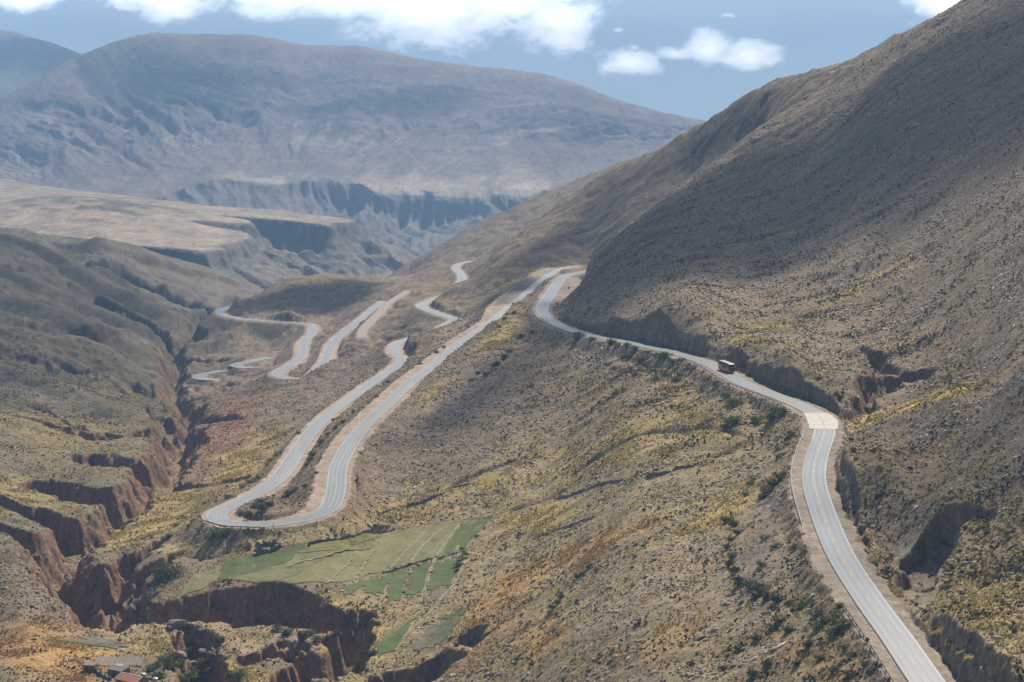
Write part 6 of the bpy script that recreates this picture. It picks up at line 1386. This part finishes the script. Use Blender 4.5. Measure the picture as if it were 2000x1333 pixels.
def fence():
    pts = [(205, 1311), (224, 1308), (243, 1306), (262, 1307), (281, 1316), (300, 1314), (318, 1318)]; P = np.array([surf(*q) for q in pts])
    r = empty("wire_fence", P[0], 0, "thin post and wire fence behind the farmhouse", "fence")
    for q in P: link("post", MB().tube((0, 0, -.2), (0, 0, 1.7), .06, .05, 6).mesh("post", [M_POST]), r).location = q - P[0]
    for z in (.5, 1.0, 1.5):
        m = MB()
        for a, b in zip(P[:-1], P[1:]): m.tube(a - P[0] + np.array([0, 0, z]), b - P[0] + np.array([0, 0, z]), .012, None, 4)
        link("wire", m.mesh("wire", [M_STEEL]), r)


fence()
# far poplars by the river
def poplar(px, Y, py, h, w, label):
    p = P3(px, py, Y); r = empty("tree", p, 0, label, "tree"); v, f = shrub_tpl(int(px), 260, 7, .1); v = v * np.array([w, w, h]); v[:, 2] += h * .12
    link("crown", mesh_np("crown", v, [f], [M_LEAF], False, np.repeat(np.array([(0.05, 0.085, 0.035)]), len(v), 0)), r); link("trunk", MB().tube((0, 0, -2), (0, 0, h * .6), w * .09, w * .03, 8).mesh("trunk", [M_DOOR]), r)


poplar(620, 4350, 531, 10, 9, "broad green tree far down in the river valley"); poplar(637, 4350, 533, 17, 4, "slim tall tree far down in the river valley")

# ------------------------------------------------------------------ the bus
M_ORANGE = mat("orange_red_paint", (0.78, 0.13, 0.035), .35, noise=(.5, .05)); M_ROOFW = mat("cream_roof", (0.33, 0.31, 0.265), .5, noise=(.8, .06)); M_GLASS = mat("dark_glass", (0.012, 0.016, 0.018), .12, noise=(.3, .1)); M_TRIM = mat("black_trim", (0.025, 0.027, 0.026), .4, noise=(.4, .1)); M_TYRE = mat("tyre_rubber", (0.025, 0.025, 0.025), .85, noise=(4, .2)); M_RIM = mat("wheel_rim", (0.45, 0.45, 0.45), .4, .6); M_YST = mat("yellow_stripe", (0.72, 0.38, 0.08), .4, noise=(.5, .05)); M_LAMP = mat("lamp_glass", (0.75, 0.75, 0.72), .15)


def bus():
    i = along("top", 1414, 726); L = LINES["top"]; t = L[i - 3] - L[i + 3]; n = offs(L)[i]; p = L[i] - n * 1.2 + np.array([0, 0, .04])
    yaw = math.atan2(-t[0], t[1]) + .13                       # local +Y is the front and looks back down the road at us
    r = empty("bus", p, yaw, "orange and black double-decker coach with a cream roof on the road", "bus")
    Wd, Ln, H = 1.3, 6.7, 4.1
    # lower body: raked nose, rounded corners
    prof = [(-Ln, .42), (-Ln, 2.35), (Ln - .12, 2.35), (Ln + .02, 1.55), (Ln, .62), (Ln - .15, .36), (-Ln + .2, .36)]
    link("body", MB().prism(prof, 0, -Wd, Wd).mesh("body", [M_ORANGE], bevel=.07), r)
    up = [(-Ln, 2.36), (-Ln + .06, 3.74), (-Ln + .2, 3.84), (Ln - .62, 3.84), (Ln - .42, 3.70), (Ln - .13, 2.36)]
    link("upper_deck", MB().prism(up, 0, -Wd, Wd).mesh("upper_deck", [M_TRIM], bevel=.06), r)
    rf = link("roof", MB().prism([(-Ln + .1, 3.85), (-Ln + .35, 4.04), (Ln - 1.0, 4.04), (Ln - .62, 3.85)], 0, -Wd + .04, Wd - .04).mesh("roof", [M_ROOFW], bevel=.06), r)
    for y in (-3.9, 3.9): link("hatch", MB().box((0, y, 4.08), (.8, .9, .09)).mesh("hatch", [M_STEEL], bevel=.02), rf)
    for s in (-1, 1):
        for k in range(6): link("upper_window", MB().box((s * (Wd + .012), -5.35 + k * 2.02, 3.12), (.03, 1.9, .92)).mesh("upper_window", [M_GLASS], bevel=.01), r)
        for k in range(3): link("lower_window", MB().box((s * (Wd + .012), -1.0 + k * 1.75, 1.86), (.03, 1.65, .84)).mesh("lower_window", [M_GLASS], bevel=.01), r)
        link("livery_stripe", MB().prism([(-5.6, 2.3), (-4.9, 2.3), (-2.7, .55), (-3.6, .55)], 0, s * (Wd + .016) - .012, s * (Wd + .016) + .012).prism([(-4.4, 2.3), (-4.1, 2.3), (-2.0, .8), (-2.3, .8)], 0, s * (Wd + .016) - .012, s * (Wd + .016) + .012).mesh("livery_stripe", [M_YST]), r)
        link("luggage_door", MB().box((s * (Wd + .012), 1.2, .82), (.02, 3.8, .62)).mesh("luggage_door", [M_ORANGE], bevel=.008), r)
    dr = link("door", MB().box((Wd + .02, 5.55, 1.30), (.04, .95, 1.75)).mesh("door", [M_GLASS], bevel=.01), r); link("handle", MB().box((Wd + .06, 5.2, 1.2), (.04, .06, .35)).mesh("handle", [M_STEEL]), dr)
    link("windscreen", MB().prism([(Ln - .10, 2.42), (Ln - .405, 3.68), (Ln - .37, 3.69), (Ln - .06, 2.42)], 0, -Wd + .1, Wd - .1).mesh("windscreen", [M_GLASS]), r)
    link("windscreen", MB().prism([(Ln + .03, 1.35), (Ln - .10, 2.25), (Ln - .06, 2.25), (Ln + .07, 1.35)], 0, -Wd + .1, Wd - .1).mesh("windscreen", [M_GLASS]), r)
    link("front_panel", MB().prism([(Ln + .005, .95), (Ln + .03, 1.34), (Ln + .06, 1.34), (Ln + .035, .95)], 0, -Wd + .05, Wd - .05).mesh("front_panel", [M_TRIM]), r)
    link("destination_board", MB().box((-.1, Ln - .02, 2.33), (1.5, .06, .2)).mesh("destination_board", [M_LAMP], bevel=.01), r)
    link("grille", MB().box((0, Ln + .055, 1.12), (1.7, .05, .22)).box((0, Ln + .06, 1.17), (1.5, .05, .04)).mesh("grille", [M_STEEL]), r)
    link("bumper", MB().box((0, Ln + .02, .55), (2.5, .16, .34)).mesh("bumper", [M_ORANGE], bevel=.05), r)
    link("number_plate", MB().box((0, Ln + .11, .55), (.5, .02, .16)).mesh("number_plate", [M_LAMP]), r)
    for s in (-1, 1):
        link("headlight", MB().box((s * .98, Ln + .06, .86), (.44, .08, .2)).mesh("headlight", [M_LAMP], bevel=.03), r)
        mr_ = link("mirror", MB().box((s * 1.56, Ln + .12, 2.35), (.22, .1, .5)).mesh("mirror", [M_TRIM], bevel=.03), r); link("mirror_arm", MB().tube((s * 1.25, Ln - .1, 2.75), (s * 1.55, Ln + .12, 2.6), .035).mesh("mirror_arm", [M_TRIM]), mr_)
    for s in (-1, 1):
        for y in (4.35, -3.2, -4.55):
            w_ = MB(); w_.tube((s * (Wd - .28), y, .5), (s * (Wd + .015), y, .5), .5, n=22); o = link("wheel", w_.mesh("wheel", [M_TYRE], bevel=.03), r)
            q = MB(); q.tube((s * (Wd + .0), y, .5), (s * (Wd + .03), y, .5), .29, .26, n=16); link("rim", q.mesh("rim", [M_RIM]), o)
            link("wheel_arch", MB().tube((s * (Wd - .3), y, .52), (s * (Wd + .006), y, .52), .6, n=22).mesh("wheel_arch", [M_TRIM]), r)
    for s in (-1, 1): link("tail_light", MB().box((s * 1.05, -Ln - .02, 1.0), (.28, .05, .5)).mesh("tail_light", [M_SRED], bevel=.02), r)
    link("rear_window", MB().box((0, -Ln - .01, 3.05), (2.1, .04, .9)).mesh("rear_window", [M_GLASS]), r)


bus()
print("things", round(time.time() - T0, 1))

# ------------------------------------------------------------------ unseen clouds overhead, shaped to cast the shadows on the slopes
def cloud_mat():
    m = bpy.data.materials.new("cloud_vapour"); m.use_nodes = True; nt = m.node_tree; N = nt.nodes; Lk = nt.links; b = N["Principled BSDF"]; b.inputs['Base Color'].default_value = (.9, .9, .9, 1); b.inputs['Roughness'].default_value = 1
    tc = N.new('ShaderNodeTexCoord'); n = N.new('ShaderNodeTexNoise'); n.inputs['Scale'].default_value = .02; n.inputs['Detail'].default_value = 5; Lk.new(tc.outputs['Object'], n.inputs['Vector'])
    th = N.new('ShaderNodeAttribute'); th.attribute_name = "thick"
    a = N.new('ShaderNodeMath'); a.operation = 'ADD'; Lk.new(th.outputs['Fac'], a.inputs[0]); s = N.new('ShaderNodeMath'); s.operation = 'SUBTRACT'; s.inputs[1].default_value = .5; Lk.new(n.outputs['Fac'], s.inputs[0]); Lk.new(s.outputs[0], a.inputs[1])
    mr = N.new('ShaderNodeMapRange'); mr.interpolation_type = 'SMOOTHSTEP'; mr.inputs['From Min'].default_value = 0.05; mr.inputs['From Max'].default_value = .75; mr.inputs['To Min'].default_value = .0; mr.inputs['To Max'].default_value = .62; Lk.new(a.outputs[0], mr.inputs['Value'])
    tr = N.new('ShaderNodeBsdfTransparent'); ms = N.new('ShaderNodeMixShader'); Lk.new(mr.outputs[0], ms.inputs[0]); Lk.new(tr.outputs[0], ms.inputs[1]); Lk.new(b.outputs[0], ms.inputs[2]); Lk.new(ms.outputs[0], N["Material Output"].inputs[0])
    return m


M_CLOUD = cloud_mat()


def cloud(poly, height, edge, dens=1.0, Y=None):
    G = np.array([surf(a, b) if Y is None else P3(a, b, Y) for a, b in poly]); s = (height - G[:, 2]) / SV[2]; P = G + SV[None] * s[:, None]
    c = P.mean(0); x0, y0 = P[:, :2].min(0) - edge; x1, y1 = P[:, :2].max(0) + edge; st = max(edge / 5, max(x1 - x0, y1 - y0) / 120); gx_ = np.arange(x0, x1, st); gy_ = np.arange(y0, y1, st)
    X, Yy = np.meshgrid(gx_, gy_); ins, d = inpoly(X.astype(np.float32), Yy.astype(np.float32), [(p[0], p[1]) for p in P]); sd_ = np.where(ins, d, -d) + fbm(X / edge / 1.5, Yy / edge / 1.5, 4, 601) * edge * .5
    th = sstep(-edge * .75, edge * .75, sd_); keep = th > .02
    lump = fbm(X / edge, Yy / edge, 4, 611)
    zt = th ** .5 * edge * .9 * (1 + .5 * lump); zb = -th ** .5 * edge * .25
    r, cc2 = X.shape; i = np.arange(r * cc2, dtype=np.int32).reshape(r, cc2); q = np.stack([i[:-1, :-1], i[:-1, 1:], i[1:, 1:], i[1:, :-1]], -1).reshape(-1, 4); q = q[keep.ravel()[q].all(1)]
    V = np.concatenate([np.stack([X.ravel(), Yy.ravel(), (c[2] + zt).ravel()], 1), np.stack([X.ravel(), Yy.ravel(), (c[2] + zb).ravel()], 1)])
    link("cloud", mesh_np("cloud", V, [q, q[:, ::-1] + r * cc2], [M_CLOUD], True, None, {"thick": np.concatenate([th.ravel(), th.ravel()]) * dens}), kind="structure")


cloud([(1090, 615), (1165, 505), (1300, 385), (1500, 275), (1720, 158), (1980, 5), (2150, -60), (2160, 150), (2000, 255), (1800, 350), (1640, 440), (1400, 515), (1250, 575), (1150, 640)], 1250, 62, 1.0)
cloud([(985, 540), (1060, 520), (1165, 470), (1290, 385), (1420, 280), (1390, 245), (1290, 305), (1180, 372), (1090, 430), (1010, 490)], 1250, 80, .62)
cloud([(445, 606), (600, 612), (700, 590), (750, 553), (690, 546), (600, 556), (520, 575)], 1250, 40, .95)
cloud([(935, 603), (985, 592), (1050, 556), (1040, 545), (960, 572)], 1250, 25, 1.0)
cloud([(1690, 850), (1850, 800), (2060, 740), (2150, 850), (2010, 1010), (1830, 960), (1700, 930)], 1250, 60, .4)
cloud([(1030, 640), (1120, 690), (1010, 790), (850, 860), (740, 850), (900, 770), (990, 690)], 1250, 45, .5)
cloud([(-250, 480), (120, 475), (330, 560), (400, 640), (330, 720), (300, 840), (150, 770), (-250, 750)], 1250, 130, .38)
cloud([(200, 130), (320, 85), (430, 95), (555, 200), (570, 275), (435, 240), (330, 230), (190, 240)], 2100, 520, .95, 9300)
cloud([(690, 170), (850, 175), (950, 270), (860, 300), (740, 280), (680, 240)], 2100, 420, .9, 9200)
cloud([(-200, 75), (40, 85), (140, 110), (150, 190), (0, 260), (-250, 260)], 2100, 350, 1.0, 12400)
cloud([(1040, 180), (1150, 200), (1180, 300), (1080, 290)], 2100, 230, .5, 9000)


# ------------------------------------------------------------------ the air itself
def haze():
    m = bpy.data.materials.new("haze_air"); m.use_nodes = True; nt = m.node_tree; N = nt.nodes; N.remove(N["Principled BSDF"]); v = N.new('ShaderNodeVolumePrincipled'); v.inputs['Color'].default_value = (.39, .645, 1.0, 1); v.inputs['Density'].default_value = HAZE_D; v.inputs['Anisotropy'].default_value = .0
    nt.links.new(v.outputs[0], N["Material Output"].inputs['Volume'])
    mb = MB().box((0, 9100, 129.5), (26000, 18600, 1461)); link("haze", mb.mesh("haze", [m]), kind="stuff", label="blue haze filling the valley and veiling the far mountains", category="haze")


HAZE_D = 1.0e-4
haze()

print("script done", round(time.time() - T0, 1))
